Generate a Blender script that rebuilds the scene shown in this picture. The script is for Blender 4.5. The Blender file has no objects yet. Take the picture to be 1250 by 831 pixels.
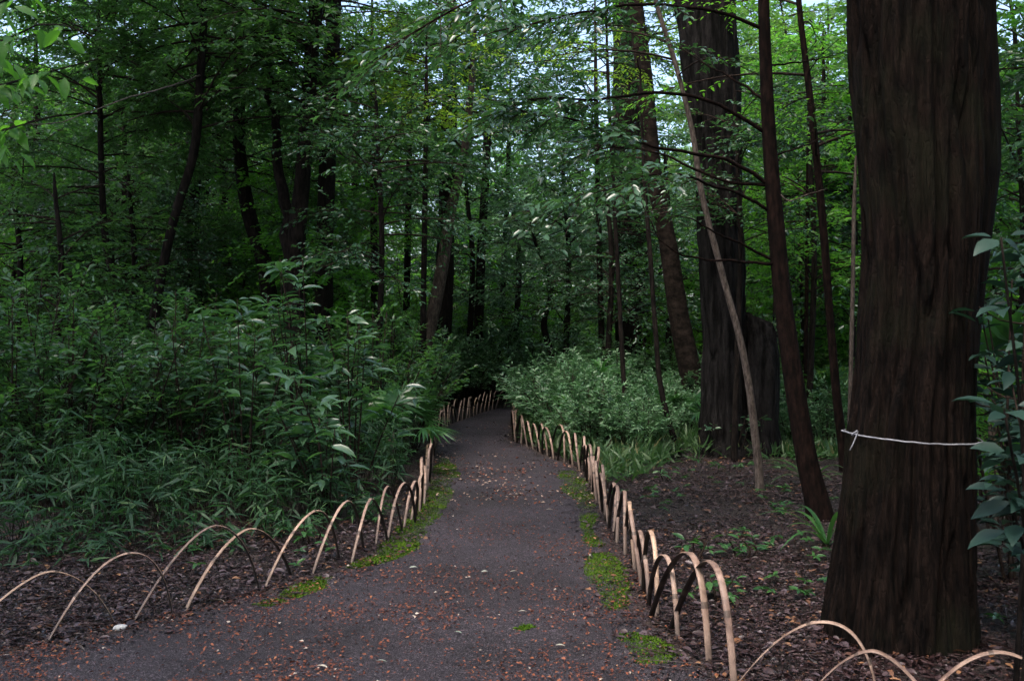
import bpy, math, random
import numpy as np
from mathutils import Matrix, Vector

# ------------------------------------------------------------------ camera, world, sun, exposure
S = bpy.context.scene
C = S.collection
PI = math.pi
cam_d = bpy.data.cameras.new('camera')
cam = bpy.data.objects.new('camera', cam_d)
C.objects.link(cam)
cam.location = (0, 0, 1.5)
cam.rotation_euler = (PI / 2, 0, 0)
cam_d.sensor_width = 36.0
cam_d.lens = 35.0
cam_d.clip_end = 2000
cam_d.clip_start = 0.05
cam_d.dof.use_dof = True
cam_d.dof.focus_distance = 9.5
cam_d.dof.aperture_fstop = 7.0
S.camera = cam

SUN_EL, SUN_AZ = math.radians(60), math.radians(-150)     # azimuth from +Y towards +X
W = bpy.data.worlds.new('World')
S.world = W
W.use_nodes = True
wn = W.node_tree
sky = wn.nodes.new('ShaderNodeTexSky')
sky.sky_type = 'NISHITA'
sky.sun_disc = False
sky.sun_elevation = SUN_EL
sky.sun_rotation = SUN_AZ
sky.air_density = 1.0
sky.dust_density = 4.5
bg = wn.nodes['Background']
wn.links.new(sky.outputs[0], bg.inputs[0])
bg.inputs[1].default_value = 0.15
sl = bpy.data.lights.new('sun', 'SUN')
sl.energy = 0.6
sl.angle = math.radians(25)
sl.color = (1.0, 0.96, 0.9)
sun = bpy.data.objects.new('sun', sl)
C.objects.link(sun)
sdir = Vector((math.sin(SUN_AZ) * math.cos(SUN_EL), math.cos(SUN_AZ) * math.cos(SUN_EL), math.sin(SUN_EL)))
sun.rotation_euler = sdir.to_track_quat('Z', 'Y').to_euler()
sun.location = (0, 0, 40)
S.view_settings.view_transform = 'Standard'
S.view_settings.look = 'None'
S.view_settings.exposure = 1.8
S.view_settings.gamma = 1.0
S.render.engine = 'CYCLES'
S.cycles.use_denoising = True
S.cycles.denoiser = 'OPENIMAGEDENOISE'
S.cycles.denoising_input_passes = 'RGB_ALBEDO_NORMAL'
S.cycles.max_bounces = 6
S.cycles.diffuse_bounces = 3
S.cycles.glossy_bounces = 2
S.cycles.transmission_bounces = 4
S.cycles.sample_clamp_indirect = 4.0
S.cycles.use_adaptive_sampling = True
S.cycles.adaptive_threshold = 0.02

rng = np.random.default_rng(11)
F = 1250 * 35 / 36.0
H = 1.5
UP = np.array([0, 0, 1.0])


def gp(px, py):
    """ground point seen at photo pixel"""
    d = H * F / (py - 415.5)
    return np.array([(px - 625) / F * d, d])


def wp(px, py, d):
    return np.array([(px - 625) / F * d, d, H - (py - 415.5) / F * d])


# ------------------------------------------------------------------ noise
def _h(i, j, k):
    n = (i * 374761393 + j * 668265263 + k * 2147483647 + 1013904223) & 0xFFFFFFFF
    n = ((n ^ (n >> 13)) * 1274126177) & 0xFFFFFFFF
    n = (n ^ (n >> 16)) & 0xFFFFFFFF
    return n / 4294967295.0


def vnoise(x, y, z):
    x, y, z = np.broadcast_arrays(np.asarray(x, float), np.asarray(y, float), np.asarray(z, float))
    xi, yi, zi = np.floor(x).astype(np.int64), np.floor(y).astype(np.int64), np.floor(z).astype(np.int64)
    u, v, w = x - xi, y - yi, z - zi
    u, v, w = [t * t * (3 - 2 * t) for t in (u, v, w)]
    r = 0
    for a in (0, 1):
        for b in (0, 1):
            for c in (0, 1):
                r = r + _h(xi + a, yi + b, zi + c) * (u if a else 1 - u) * (v if b else 1 - v) * (w if c else 1 - w)
    return r


def fbm(x, y, z, o=3):
    s, a, t = 0, 0.5, 0
    for i in range(o):
        s = s + a * vnoise(x * 2 ** i, y * 2 ** i, z * 2 ** i + 7.3 * i)
        t += a
        a *= 0.5
    return s / t


# ------------------------------------------------------------------ mesh helpers
class MB:
    """collects quads / triangles as arrays, with one random value per face"""
    def __init__(s):
        s.v, s.q, s.t, s.rq, s.rt, s.n = [], [], [], [], [], 0

    def add(s, v, q=None, t=None, rq=None, rt=None):
        v = np.asarray(v, float).reshape(-1, 3)
        if q is not None and len(q):
            q = np.asarray(q, np.int64)
            s.q.append(q + s.n)
            s.rq.append(np.full(len(q), 0.5) if rq is None else np.broadcast_to(rq, (len(q),)))
        if t is not None and len(t):
            t = np.asarray(t, np.int64)
            s.t.append(t + s.n)
            s.rt.append(np.full(len(t), 0.5) if rt is None else np.broadcast_to(rt, (len(t),)))
        s.v.append(v)
        s.n += len(v)
        return s

    def mesh(s, name, mat, smooth=True, origin=None):
        v = np.concatenate(s.v) if s.v else np.zeros((0, 3))
        if origin is not None:
            v = v - np.asarray(origin)
        q = np.concatenate(s.q) if s.q else np.zeros((0, 4), np.int64)
        t = np.concatenate(s.t) if s.t else np.zeros((0, 3), np.int64)
        r = np.concatenate([np.concatenate(s.rq) if s.rq else np.zeros(0), np.concatenate(s.rt) if s.rt else np.zeros(0)])
        m = bpy.data.meshes.new(name)
        m.vertices.add(len(v))
        m.vertices.foreach_set('co', v.astype(np.float32).ravel())
        nl = q.size + t.size
        m.loops.add(nl)
        m.loops.foreach_set('vertex_index', np.concatenate([q.ravel(), t.ravel()]).astype(np.int32))
        m.polygons.add(len(q) + len(t))
        m.polygons.foreach_set('loop_start', np.concatenate([np.arange(len(q)) * 4, q.size + np.arange(len(t)) * 3]).astype(np.int32))
        m.polygons.foreach_set('use_smooth', np.full(len(q) + len(t), bool(smooth)))
        at = m.attributes.new('rnd', 'FLOAT', 'FACE')
        at.data.foreach_set('value', r.astype(np.float32))
        m.update(calc_edges=True)
        mats = mat if isinstance(mat, (list, tuple)) else [mat]
        for x in mats:
            m.materials.append(x)
        return m


def norm(a):
    a = np.asarray(a, float)
    return a / np.maximum(np.linalg.norm(a, axis=-1, keepdims=True), 1e-9)


# leaf templates: (u along, v across in half widths, w lift), triangles
LEAF_T = {
    'far': (np.array([[0, 0, 0], [.42, 1, .10], [1, 0, -.12], [.42, -1, .10]]), np.array([[0, 1, 2], [0, 2, 3]])),
    'mid': (np.array([[0, 0, 0], [.3, .95, .06], [.68, .75, 0], [1, 0, -.16], [.68, -.75, 0], [.3, -.95, .06], [.5, 0, -.05]]),
            np.array([[0, 1, 6], [1, 2, 6], [2, 3, 6], [3, 4, 6], [4, 5, 6], [5, 0, 6]])),
    'blade': (np.array([[0, 0, 0], [.22, 1, .02], [.6, .7, -.04], [1, 0, -.22], [.6, -.7, -.04], [.22, -1, .02]]),
              np.array([[0, 1, 5], [1, 2, 4], [1, 4, 5], [2, 3, 4]])),
    'near': (np.array([[0, 0, 0], [.12, .45, .03], [.32, .95, .07], [.6, .9, .06], [.84, .45, -.02], [1, 0, -.14],
                       [.84, -.45, -.02], [.6, -.9, .06], [.32, -.95, .07], [.12, -.45, .03],
                       [.12, 0, 0], [.32, 0, 0.0], [.6, 0, -.02], [.84, 0, -.07]]),
             np.array([[0, 1, 10], [1, 2, 11], [1, 11, 10], [2, 3, 12], [2, 12, 11], [3, 4, 13], [3, 13, 12], [4, 5, 13],
                       [0, 10, 9], [9, 10, 11], [9, 11, 8], [8, 11, 12], [8, 12, 7], [7, 12, 13], [7, 13, 6], [6, 13, 5]])),
}


def leaves(mb, P, D, N, L, Wd, kind='mid', r=None):
    P = np.asarray(P, float)
    n = len(P)
    if n == 0:
        return
    D = norm(D)
    Sd = norm(np.cross(np.broadcast_to(N, D.shape), D))
    N2 = np.cross(D, Sd)
    T, tri = LEAF_T[kind]
    L = np.broadcast_to(L, (n,))
    Wd = np.broadcast_to(Wd, (n,))
    v = (P[:, None] + D[:, None] * (T[None, :, 0:1] * L[:, None, None]) + Sd[:, None] * (T[None, :, 1:2] * Wd[:, None, None] * .5)
         + N2[:, None] * (T[None, :, 2:3] * L[:, None, None]))
    f = tri[None] + (np.arange(n) * len(T))[:, None, None]
    if r is None:
        r = rng.random(n)
    mb.add(v.reshape(-1, 3), t=f.reshape(-1, 3), rt=np.repeat(r, len(tri)))


def tube(mb, pts, rad, ns=6, r=.5, cap=True):
    pts = np.asarray(pts, float)
    n = len(pts)
    rad = np.broadcast_to(rad, (n,))
    t = norm(np.gradient(pts, axis=0))
    ref = np.array([1.0, 0, 0]) if abs(t[0][0]) < .8 else np.array([0, 1.0, 0])
    a = norm(np.cross(t, ref))
    b = np.cross(t, a)
    th = np.arange(ns) / ns * 2 * PI
    v = pts[:, None] + rad[:, None, None] * (np.cos(th)[None, :, None] * a[:, None] + np.sin(th)[None, :, None] * b[:, None])
    i, j = np.meshgrid(np.arange(n - 1), np.arange(ns), indexing='ij')
    q = np.stack([i * ns + j, i * ns + (j + 1) % ns, (i + 1) * ns + (j + 1) % ns, (i + 1) * ns + j], -1).reshape(-1, 4)
    vv = v.reshape(-1, 3)
    tr = None
    if cap:
        vv = np.vstack([vv, pts[-1:] + t[-1:] * rad[-1] * .3])
        k = (n - 1) * ns
        tr = [[k + m, k + (m + 1) % ns, n * ns] for m in range(ns)]
    mb.add(vv, q=q, t=tr, rq=r, rt=r)


def prisms(mb, A, B, r0, r1):
    """many thin three sided twigs"""
    A, B = np.asarray(A), np.asarray(B)
    n = len(A)
    if n == 0:
        return
    t = norm(B - A)
    a = norm(np.cross(t, np.array([.31, .2, .93])))
    b = np.cross(t, a)
    vs = []
    for P, rr in ((A, r0), (B, r1)):
        for k in range(3):
            vs.append(P + rr * (math.cos(k * 2.094) * a + math.sin(k * 2.094) * b))
    v = np.stack(vs, 1).reshape(-1, 3)
    o = (np.arange(n) * 6)[:, None]
    q = np.concatenate([np.array([[0, 1, 4, 3]]) + o, np.array([[1, 2, 5, 4]]) + o, np.array([[2, 0, 3, 5]]) + o])
    mb.add(v, q=q)


def smooth_path(pts, n):
    pts = np.asarray(pts, float)
    m = len(pts)
    if m < 3:
        s = np.linspace(0, 1, n)[:, None]
        return pts[0] * (1 - s) + pts[-1] * s
    ts = np.concatenate([[0], np.cumsum(np.linalg.norm(np.diff(pts, axis=0), axis=1))])
    ts /= ts[-1]
    tt = np.linspace(0, 1, n)
    tan = np.gradient(pts, ts, axis=0)
    k = np.clip(np.searchsorted(ts, tt, side='right') - 1, 0, m - 2)
    h = (ts[k + 1] - ts[k])
    u = ((tt - ts[k]) / h)[:, None]
    h = h[:, None]
    return ((2 * u**3 - 3 * u**2 + 1) * pts[k] + (u**3 - 2 * u**2 + u) * h * tan[k] + (-2 * u**3 + 3 * u**2) * pts[k + 1] + (u**3 - u**2) * h * tan[k + 1])


# ------------------------------------------------------------------ scene objects
def tag(o, label, cat=None, group=None, kind=None):
    o['label'] = label
    if cat:
        o['category'] = cat
    if group:
        o['group'] = group
    if kind:
        o['kind'] = kind
    return o


def thing(name, label, cat, loc, group=None, rz=0):
    o = bpy.data.objects.new(name, None)
    o.empty_display_size = .2
    C.objects.link(o)
    o.location = loc
    o.rotation_euler = (0, 0, rz)
    return tag(o, label, cat, group)


def obj(name, me, parent=None, kind=None):
    o = bpy.data.objects.new(name, me)
    C.objects.link(o)
    if parent:
        o.parent = parent
    if kind:
        o['kind'] = kind
    return o


def copy_tree(src, loc, rz, sc, label, group):
    r = src.copy()
    C.objects.link(r)
    r.location = loc
    r.rotation_euler = (0, 0, rz)
    r.scale = (sc, sc, sc)
    r['label'] = label
    r['group'] = group
    for ch in src.children:
        c = ch.copy()
        C.objects.link(c)
        c.parent = r
        for g in ch.children:
            d = g.copy()
            C.objects.link(d)
            d.parent = c
    return r


ONES = 'first second third fourth fifth sixth seventh eighth ninth tenth eleventh twelfth thirteenth fourteenth fifteenth sixteenth seventeenth eighteenth nineteenth'.split()
TENS = ['', '', 'twent', 'thirt', 'fort', 'fift', 'sixt', 'sevent', 'eight', 'ninet']


def ordw(n):
    if n < 20:
        return ONES[n - 1]
    t, o = divmod(n, 10)
    if t > 9:
        return 'hundred-and-' + ordw(n - 100) if n > 100 else 'hundredth'
    return TENS[t] + ('ieth' if o == 0 else 'y-' + ONES[o - 1])


# ------------------------------------------------------------------ materials
def newmat(name):
    m = bpy.data.materials.new(name)
    m.use_nodes = True
    nt = m.node_tree
    return m, nt, nt.nodes['Principled BSDF'], nt.nodes['Material Output']


def ramp(nt, src, stops, interp='LINEAR'):
    r = nt.nodes.new('ShaderNodeValToRGB')
    r.color_ramp.interpolation = interp
    el = r.color_ramp.elements
    while len(el) < len(stops):
        el.new(.5)
    for e, (p, c) in zip(el, stops):
        e.position = p
        e.color = (*c, 1)
    nt.links.new(src, r.inputs[0])
    return r.outputs[0]


def nz(nt, scale, detail=4, vec=None, rough=.55, mapping=None):
    n = nt.nodes.new('ShaderNodeTexNoise')
    n.inputs['Scale'].default_value = scale
    n.inputs['Detail'].default_value = detail
    n.inputs['Roughness'].default_value = rough
    if vec is None:
        tc = nt.nodes.new('ShaderNodeTexCoord')
        vec = tc.outputs['Object']
    if mapping:
        mp = nt.nodes.new('ShaderNodeMapping')
        mp.inputs['Scale'].default_value = mapping
        nt.links.new(vec, mp.inputs[0])
        vec = mp.outputs[0]
    nt.links.new(vec, n.inputs['Vector'])
    return n.outputs[0]


def mixc(nt, a, b, fac, mode='MIX'):
    m = nt.nodes.new('ShaderNodeMix')
    m.data_type = 'RGBA'
    m.blend_type = mode
    for s, i in ((fac, 0), (a, 6), (b, 7)):
        if isinstance(s, (int, float)):
            m.inputs[i].default_value = s
        elif isinstance(s, tuple):
            m.inputs[i].default_value = (*s, 1)
        else:
            nt.links.new(s, m.inputs[i])
    return m.outputs[2]


def bump(nt, h, bsdf, strength=.5, dist=.01):
    b = nt.nodes.new('ShaderNodeBump')
    b.inputs['Strength'].default_value = strength
    b.inputs['Distance'].default_value = dist
    nt.links.new(h, b.inputs['Height'])
    nt.links.new(b.outputs[0], bsdf.inputs['Normal'])


def attr(nt, name='rnd'):
    a = nt.nodes.new('ShaderNodeAttribute')
    a.attribute_name = name
    return a.outputs['Fac']


def leaf_mat(name, stops, rough=.38, trans=(.10, .22, .02), tf=.3, spec=.5):
    m, nt, b, out = newmat(name)
    a = attr(nt)
    oi = nt.nodes.new('ShaderNodeObjectInfo')
    ad = nt.nodes.new('ShaderNodeMath')
    ad.operation = 'MULTIPLY_ADD'
    nt.links.new(oi.outputs['Random'], ad.inputs[0])
    ad.inputs[1].default_value = .35
    nt.links.new(a, ad.inputs[2])
    su = nt.nodes.new('ShaderNodeMath')
    su.operation = 'SUBTRACT'
    su.use_clamp = True
    nt.links.new(ad.outputs[0], su.inputs[0])
    su.inputs[1].default_value = .17
    col = ramp(nt, su.outputs[0], stops)
    n = nz(nt, 14, 2)
    col = mixc(nt, col, (.5, .5, .5), n, 'OVERLAY')
    nt.links.new(col, b.inputs['Base Color'])
    b.inputs['Roughness'].default_value = rough
    b.inputs['Specular IOR Level'].default_value = spec
    tr = nt.nodes.new('ShaderNodeBsdfTranslucent')
    tcol = mixc(nt, trans, tuple(min(1, c * 1.6) for c in trans), a)
    nt.links.new(tcol, tr.inputs[0])
    mx = nt.nodes.new('ShaderNodeMixShader')
    mx.inputs[0].default_value = tf
    nt.links.new(b.outputs[0], mx.inputs[1])
    nt.links.new(tr.outputs[0], mx.inputs[2])
    nt.links.new(mx.outputs[0], out.inputs[0])
    return m


def bark_mat(name, dark, light, zs=.16, scale=22, bstr=.6, bd=.02, moss=None):
    m, nt, b, out = newmat(name)
    n1 = nz(nt, scale, 6, mapping=(1, 1, zs), rough=.65)
    n2 = nz(nt, scale * 2.2, 4, mapping=(1, 1, .35))
    n3 = nz(nt, 2.2, 3)
    c = ramp(nt, n1, [(.38, dark), (.5, tuple(x * .6 + y * .4 for x, y in zip(dark, light))), (.66, light)])
    c = mixc(nt, c, ramp(nt, n2, [(.3, (.35, .35, .35)), (.7, (1, 1, 1))]), .8, 'MULTIPLY')
    if moss:
        c = mixc(nt, c, moss, ramp(nt, n3, [(.5, (0, 0, 0)), (.68, (.6, .6, .6))]))
    nt.links.new(c, b.inputs['Base Color'])
    b.inputs['Roughness'].default_value = .9
    b.inputs['Specular IOR Level'].default_value = .08
    tc = nt.nodes.new('ShaderNodeTexCoord')
    mp = nt.nodes.new('ShaderNodeMapping')
    mp.inputs['Scale'].default_value = (1, 1, max(zs * .6, .06))
    nt.links.new(mixc(nt, tc.outputs['Object'], nz(nt, 9, 3), .03), mp.inputs[0])
    vo = nt.nodes.new('ShaderNodeTexVoronoi')
    vo.feature = 'DISTANCE_TO_EDGE'
    vo.inputs['Scale'].default_value = scale * 1.1
    nt.links.new(mp.outputs[0], vo.inputs['Vector'])
    vr = ramp(nt, vo.outputs['Distance'], [(0, (0, 0, 0)), (.09, (.8, .8, .8)), (.4, (1, 1, 1))])
    ac = nt.nodes.new('ShaderNodeMath')
    ac.operation = 'MULTIPLY_ADD'
    nt.links.new(vr, ac.inputs[0])
    ac.inputs[1].default_value = .16 if zs < .25 else 0
    nt.links.new(n1, ac.inputs[2])
    ad = nt.nodes.new('ShaderNodeMath')
    ad.operation = 'MULTIPLY_ADD'
    nt.links.new(n2, ad.inputs[0])
    ad.inputs[1].default_value = .3
    nt.links.new(ac.outputs[0], ad.inputs[2])
    bump(nt, ad.outputs[0], b, bstr * .7, bd)
    return m


G = {}
G['tree'] = leaf_mat('evergreen_leaf', [(0, (.026, .06, .032)), (.5, (.045, .105, .05)), (1, (.08, .16, .06))], .33, (.09, .25, .035), .36)
G['glossy'] = leaf_mat('glossy_leaf', [(0, (.028, .066, .042)), (.5, (.046, .105, .06)), (1, (.075, .15, .075))], .25, (.07, .2, .04), .25, .7)
G['fine'] = leaf_mat('fine_leaf', [(0, (.022, .056, .028)), (.5, (.04, .1, .04)), (1, (.07, .15, .05))], .42, (.09, .24, .035), .38)
G['bright'] = leaf_mat('bright_leaf', [(0, (.03, .10, .02)), (.5, (.05, .16, .025)), (1, (.09, .22, .03))], .42, (.14, .40, .03), .5)
G['yellow'] = leaf_mat('yellow_green_leaf', [(0, (.05, .11, .02)), (.5, (.09, .17, .025)), (1, (.16, .22, .03))], .45, (.24, .42, .03), .5)
G['pale'] = leaf_mat('pale_leaf', [(0, (.055, .125, .06)), (.5, (.1, .20, .095)), (1, (.15, .26, .13))], .36, (.1, .25, .08), .25, .6)
G['sasa'] = leaf_mat('bamboo_grass_leaf', [(0, (.02, .055, .028)), (.5, (.036, .09, .04)), (.92, (.075, .14, .055)), (1, (.26, .21, .11))], .48, (.06, .18, .04), .28, .3)
G['grass'] = leaf_mat('grass_leaf', [(0, (.028, .07, .025)), (.55, (.05, .11, .04)), (.92, (.09, .15, .06)), (1, (.22, .18, .09))], .5, (.08, .2, .04), .3)
G['strap'] = leaf_mat('strap_leaf', [(0, (.02, .07, .022)), (.5, (.035, .11, .03)), (1, (.06, .15, .04))], .33, (.06, .2, .03), .25)
G['fern'] = leaf_mat('far_leaf', [(0, (.03, .07, .025)), (.5, (.055, .12, .035)), (1, (.1, .17, .05))], .5, (.14, .32, .04), .4)
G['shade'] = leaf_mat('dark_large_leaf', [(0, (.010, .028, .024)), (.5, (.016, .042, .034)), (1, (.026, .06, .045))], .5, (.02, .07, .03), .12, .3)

B = {}
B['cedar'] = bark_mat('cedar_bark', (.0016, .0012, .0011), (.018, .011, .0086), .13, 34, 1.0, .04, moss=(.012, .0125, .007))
B['oak'] = bark_mat('oak_bark', (.003, .0028, .0028), (.030, .027, .027), .12, 16, 1.0, .05)
B['red'] = bark_mat('reddish_bark', (.004, .0028, .0025), (.026, .014, .0115), .3, 30, .4, .008)
B['grey'] = bark_mat('pale_grey_bark', (.07, .055, .048), (.2, .16, .14), .3, 40, .4, .006)
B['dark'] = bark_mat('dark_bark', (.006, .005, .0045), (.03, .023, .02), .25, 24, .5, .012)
B['brown'] = bark_mat('brown_bark', (.05, .038, .033), (.17, .13, .11), .3, 24, .5, .012)
B['ringed'] = bark_mat('ringed_bark', (.008, .006, .005), (.042, .03, .025), 1.6, 9, .5, .012)
B['twig'] = bark_mat('twig_bark', (.016, .011, .009), (.06, .042, .035), .4, 50, .3, .004)


def mat_ground():
    m, nt, b, out = newmat('forest_soil')
    n1, n2, n3 = nz(nt, 1.3, 5), nz(nt, 24, 6, rough=.7), nz(nt, 90, 3)
    c = ramp(nt, n2, [(.3, (.012, .008, .008)), (.5, (.03, .02, .018)), (.7, (.065, .042, .034))])
    c = mixc(nt, c, ramp(nt, n1, [(.35, (.55, .5, .5)), (.65, (1, 1, 1))]), .8, 'MULTIPLY')
    nt.links.new(c, b.inputs['Base Color'])
    b.inputs['Roughness'].default_value = .9
    ad = nt.nodes.new('ShaderNodeMath')
    nt.links.new(n2, ad.inputs[0])
    nt.links.new(n3, ad.inputs[1])
    bump(nt, ad.outputs[0], b, 1, .03)
    return m


def mat_path():
    m, nt, b, out = newmat('path_gravel')
    big, mid, fine = nz(nt, .9, 4), nz(nt, 9, 5), nz(nt, 130, 3, rough=.7)
    vo = nt.nodes.new('ShaderNodeTexVoronoi')
    vo.inputs['Scale'].default_value = 95
    tc = nt.nodes.new('ShaderNodeTexCoord')
    nt.links.new(tc.outputs['Object'], vo.inputs['Vector'])
    c = ramp(nt, fine, [(.34, (.008, .007, .009)), (.5, (.038, .031, .039)), (.66, (.15, .13, .15))])
    sep = nt.nodes.new('ShaderNodeSeparateColor')
    nt.links.new(vo.outputs['Color'], sep.inputs[0])
    c = mixc(nt, c, ramp(nt, sep.outputs[0], [(0, (.35, .35, .37)), (.75, (1, 1, 1)), (.9, (1.1, 1.05, 1.05)), (1, (2.6, 2.4, 2.4))]), .8, 'MULTIPLY')
    c = mixc(nt, c, ramp(nt, big, [(.32, (.5, .48, .48)), (.5, (.9, .88, .9)), (.68, (1.2, 1.18, 1.2))]), .9, 'MULTIPLY')
    c = mixc(nt, c, ramp(nt, mid, [(.4, (.8, .76, .76)), (.62, (1, 1, 1))]), .7, 'MULTIPLY')
    e = attr(nt, 'edge')
    ad = nt.nodes.new('ShaderNodeMath')
    ad.operation = 'MULTIPLY_ADD'
    nt.links.new(nz(nt, 5, 5, rough=.65), ad.inputs[0])
    ad.inputs[1].default_value = .9
    nt.links.new(e, ad.inputs[2])
    ef = ramp(nt, ad.outputs[0], [(.86, (0, 0, 0)), (1.0, (1, 1, 1))])
    soil = ramp(nt, nz(nt, 45, 5, rough=.7), [(.32, (.018, .012, .011)), (.5, (.04, .027, .024)), (.7, (.08, .05, .042))])
    c = mixc(nt, c, soil, ef)
    nt.links.new(c, b.inputs['Base Color'])
    b.inputs['Roughness'].default_value = .8
    b.inputs['Specular IOR Level'].default_value = .35
    s2 = nt.nodes.new('ShaderNodeMath')
    nt.links.new(fine, s2.inputs[0])
    nt.links.new(vo.outputs['Distance'], s2.inputs[1])
    bump(nt, s2.outputs[0], b, .8, .008)
    return m


def mat_ramp(name, stops, rough=.7, spec=.4, tf=0):
    m, nt, b, out = newmat(name)
    c = ramp(nt, attr(nt), stops)
    c = mixc(nt, c, ramp(nt, nz(nt, 60, 3), [(.3, (.6, .6, .6)), (.7, (1.1, 1.1, 1.1))]), .7, 'MULTIPLY')
    nt.links.new(c, b.inputs['Base Color'])
    b.inputs['Roughness'].default_value = rough
    b.inputs['Specular IOR Level'].default_value = spec
    return m


M_LITTER = mat_ramp('dead_leaf', [(0, (.009, .0045, .005)), (.32, (.028, .0135, .014)), (.55, (.052, .027, .027)), (.74, (.10, .07, .08)), (.84, (.07, .038, .034)), (.92, (.19, .085, .042)), (1, (.42, .22, .11))], .38, .5)
M_SEED = mat_ramp('fallen_seed', [(0, (.05, .016, .012)), (.4, (.16, .044, .024)), (.75, (.31, .095, .042)), (.93, (.42, .18, .08)), (1, (.55, .47, .4))], .6)
M_MOSS = mat_ramp('moss', [(0, (.035, .085, .010)), (.5, (.075, .155, .014)), (1, (.125, .21, .024))], .9, .1)
M_STONE = mat_ramp('pale_stone', [(0, (.5, .5, .5)), (1, (.62, .62, .6))], .6)
M_PALELEAF = mat_ramp('fallen_pale_leaf', [(0, (.3, .38, .3)), (.5, (.42, .44, .38)), (1, (.5, .42, .34))], .6)
M_CORD = mat_ramp('white_cord', [(0, (.26, .26, .30)), (1, (.40, .40, .44))], .7)


def mat_bamboo(name, a, bcol, low):
    m, nt, b, out = newmat(name)
    n = nz(nt, 30, 5, mapping=(1, 1, .2), rough=.65)
    n2 = nz(nt, 6, 4)
    c = ramp(nt, n, [(.3, a), (.7, bcol)])
    c = mixc(nt, c, ramp(nt, n2, [(.38, (.42, .36, .34)), (.6, (1, 1, 1))]), .75, 'MULTIPLY')
    oi = nt.nodes.new('ShaderNodeObjectInfo')
    c = mixc(nt, c, ramp(nt, oi.outputs['Random'], [(0, (.42, .38, .40)), (.35, (.8, .74, .76)), (.7, (.95, .9, .9)), (1, (1.08, 1, .9))]), .95, 'MULTIPLY')
    c = mixc(nt, c, ramp(nt, nz(nt, 17, 5, rough=.7), [(.36, (.35, .33, .35)), (.52, (1, 1, 1))]), .7, 'MULTIPLY')
    c = mixc(nt, c, (.05, .035, .028), attr(nt))
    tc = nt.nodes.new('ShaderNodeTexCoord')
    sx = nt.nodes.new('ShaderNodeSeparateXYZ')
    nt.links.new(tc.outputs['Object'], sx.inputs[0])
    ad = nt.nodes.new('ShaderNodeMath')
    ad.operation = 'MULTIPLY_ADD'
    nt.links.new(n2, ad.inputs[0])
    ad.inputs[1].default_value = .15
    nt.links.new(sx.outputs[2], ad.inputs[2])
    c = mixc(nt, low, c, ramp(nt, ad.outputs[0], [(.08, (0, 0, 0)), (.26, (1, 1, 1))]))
    nt.links.new(c, b.inputs['Base Color'])
    b.inputs['Roughness'].default_value = .5
    bump(nt, n, b, .3, .003)
    return m


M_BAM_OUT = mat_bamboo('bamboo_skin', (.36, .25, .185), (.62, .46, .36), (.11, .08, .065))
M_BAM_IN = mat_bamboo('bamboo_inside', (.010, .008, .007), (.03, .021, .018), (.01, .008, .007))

# ------------------------------------------------------------------ fence lines and path
LFX = np.array([gp(*p) for p in [(-60, 803), (46, 787), (152, 763), (235, 745), (318, 722), (377, 703), (424, 690), (465, 664), (493, 647), (504, 634), (514, 625),
                                 (520, 600), (527, 570), (530, 545), (534, 530), (549, 518), (569, 511), (587, 504), (605, 499)]])
LF = np.vstack([[[-7.5, 3.5], [-4.2, 4.25]], LFX, [[.5, 22.9], [2.2, 24.0], [5, 24.8], [9, 25]]])
RFX = np.array([gp(*p) for p in [(626, 512), (627, 526), (628, 539), (646, 546), (677, 561), (699, 568), (712, 577), (731, 614), (739, 636), (753, 664), (775, 694), (797, 752)]])
RF = np.vstack([[[9, 22.8], [5, 22.6], [2.2, 21.9], [.9, 21.0], [.25, 20.0]], RFX, [[.96, 4.42], [1.28, 3.98], [1.52, 3.72], [1.85, 3.6], [2.6, 3.45], [4, 3.3], [7.5, 3.1]]])


def resample(P, step):
    d = np.concatenate([[0], np.cumsum(np.linalg.norm(np.diff(P, axis=0), axis=1))])
    s = np.arange(0, d[-1], step)
    return np.stack([np.interp(s, d, P[:, 0]), np.interp(s, d, P[:, 1])], 1)


def xat(P, y):
    o = np.argsort(P[:, 1])
    return np.interp(y, P[o, 1], P[o, 0])


LFr, RFr = resample(LF, .15), resample(RF, .15)


def dist_line(P, x, y):
    pts = np.stack([np.ravel(x), np.ravel(y)], 1)
    out = np.empty(len(pts))
    for k in range(0, len(pts), 4000):
        q = pts[k:k + 4000]
        out[k:k + 4000] = np.min(np.hypot(q[:, None, 0] - P[None, :, 0], q[:, None, 1] - P[None, :, 1]), 1)
    return out


def in_path(x, y):
    x, y = np.asarray(x, float), np.asarray(y, float)
    LP, RP = LF[2:-4], RF[5:-7]
    a = (y < 20.5) & (y > 3.9) & (x > xat(LF[1:-4], y)) & (x < xat(RF[4:-5], y))
    near = (y <= 4.5) & (x > np.interp(y, [3.5, 4.25, 4.7], [-7.5, -4.2, -2.7])) & (x < np.interp(y, [3.1, 3.45, 3.6, 3.72, 3.98, 4.42], [7.5, 2.6, 1.85, 1.52, 1.28, .96]))
    far = (y >= 20.2) & (x > -.6) & (y < np.interp(x, LF[-6:, 0], LF[-6:, 1])) & (y > np.interp(x, RF[:6][::-1][:, 0], RF[:6][::-1][:, 1]))
    return a | near | far


def gz(x, y):
    x, y = np.asarray(x, float), np.asarray(y, float)
    sh = np.shape(x)
    dl = np.minimum(dist_line(LFr, x, y), dist_line(RFr, x, y)).reshape(sh)
    m = np.where(in_path(x, y), 0, np.clip((dl - .05) / 1.2, 0, 1))
    return m * (.16 * (fbm(x * .45, y * .45, 3.1, 3) - .42) + .05 * (fbm(x * 3, y * 3, 8.1, 2) - .5) + .04)


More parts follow.
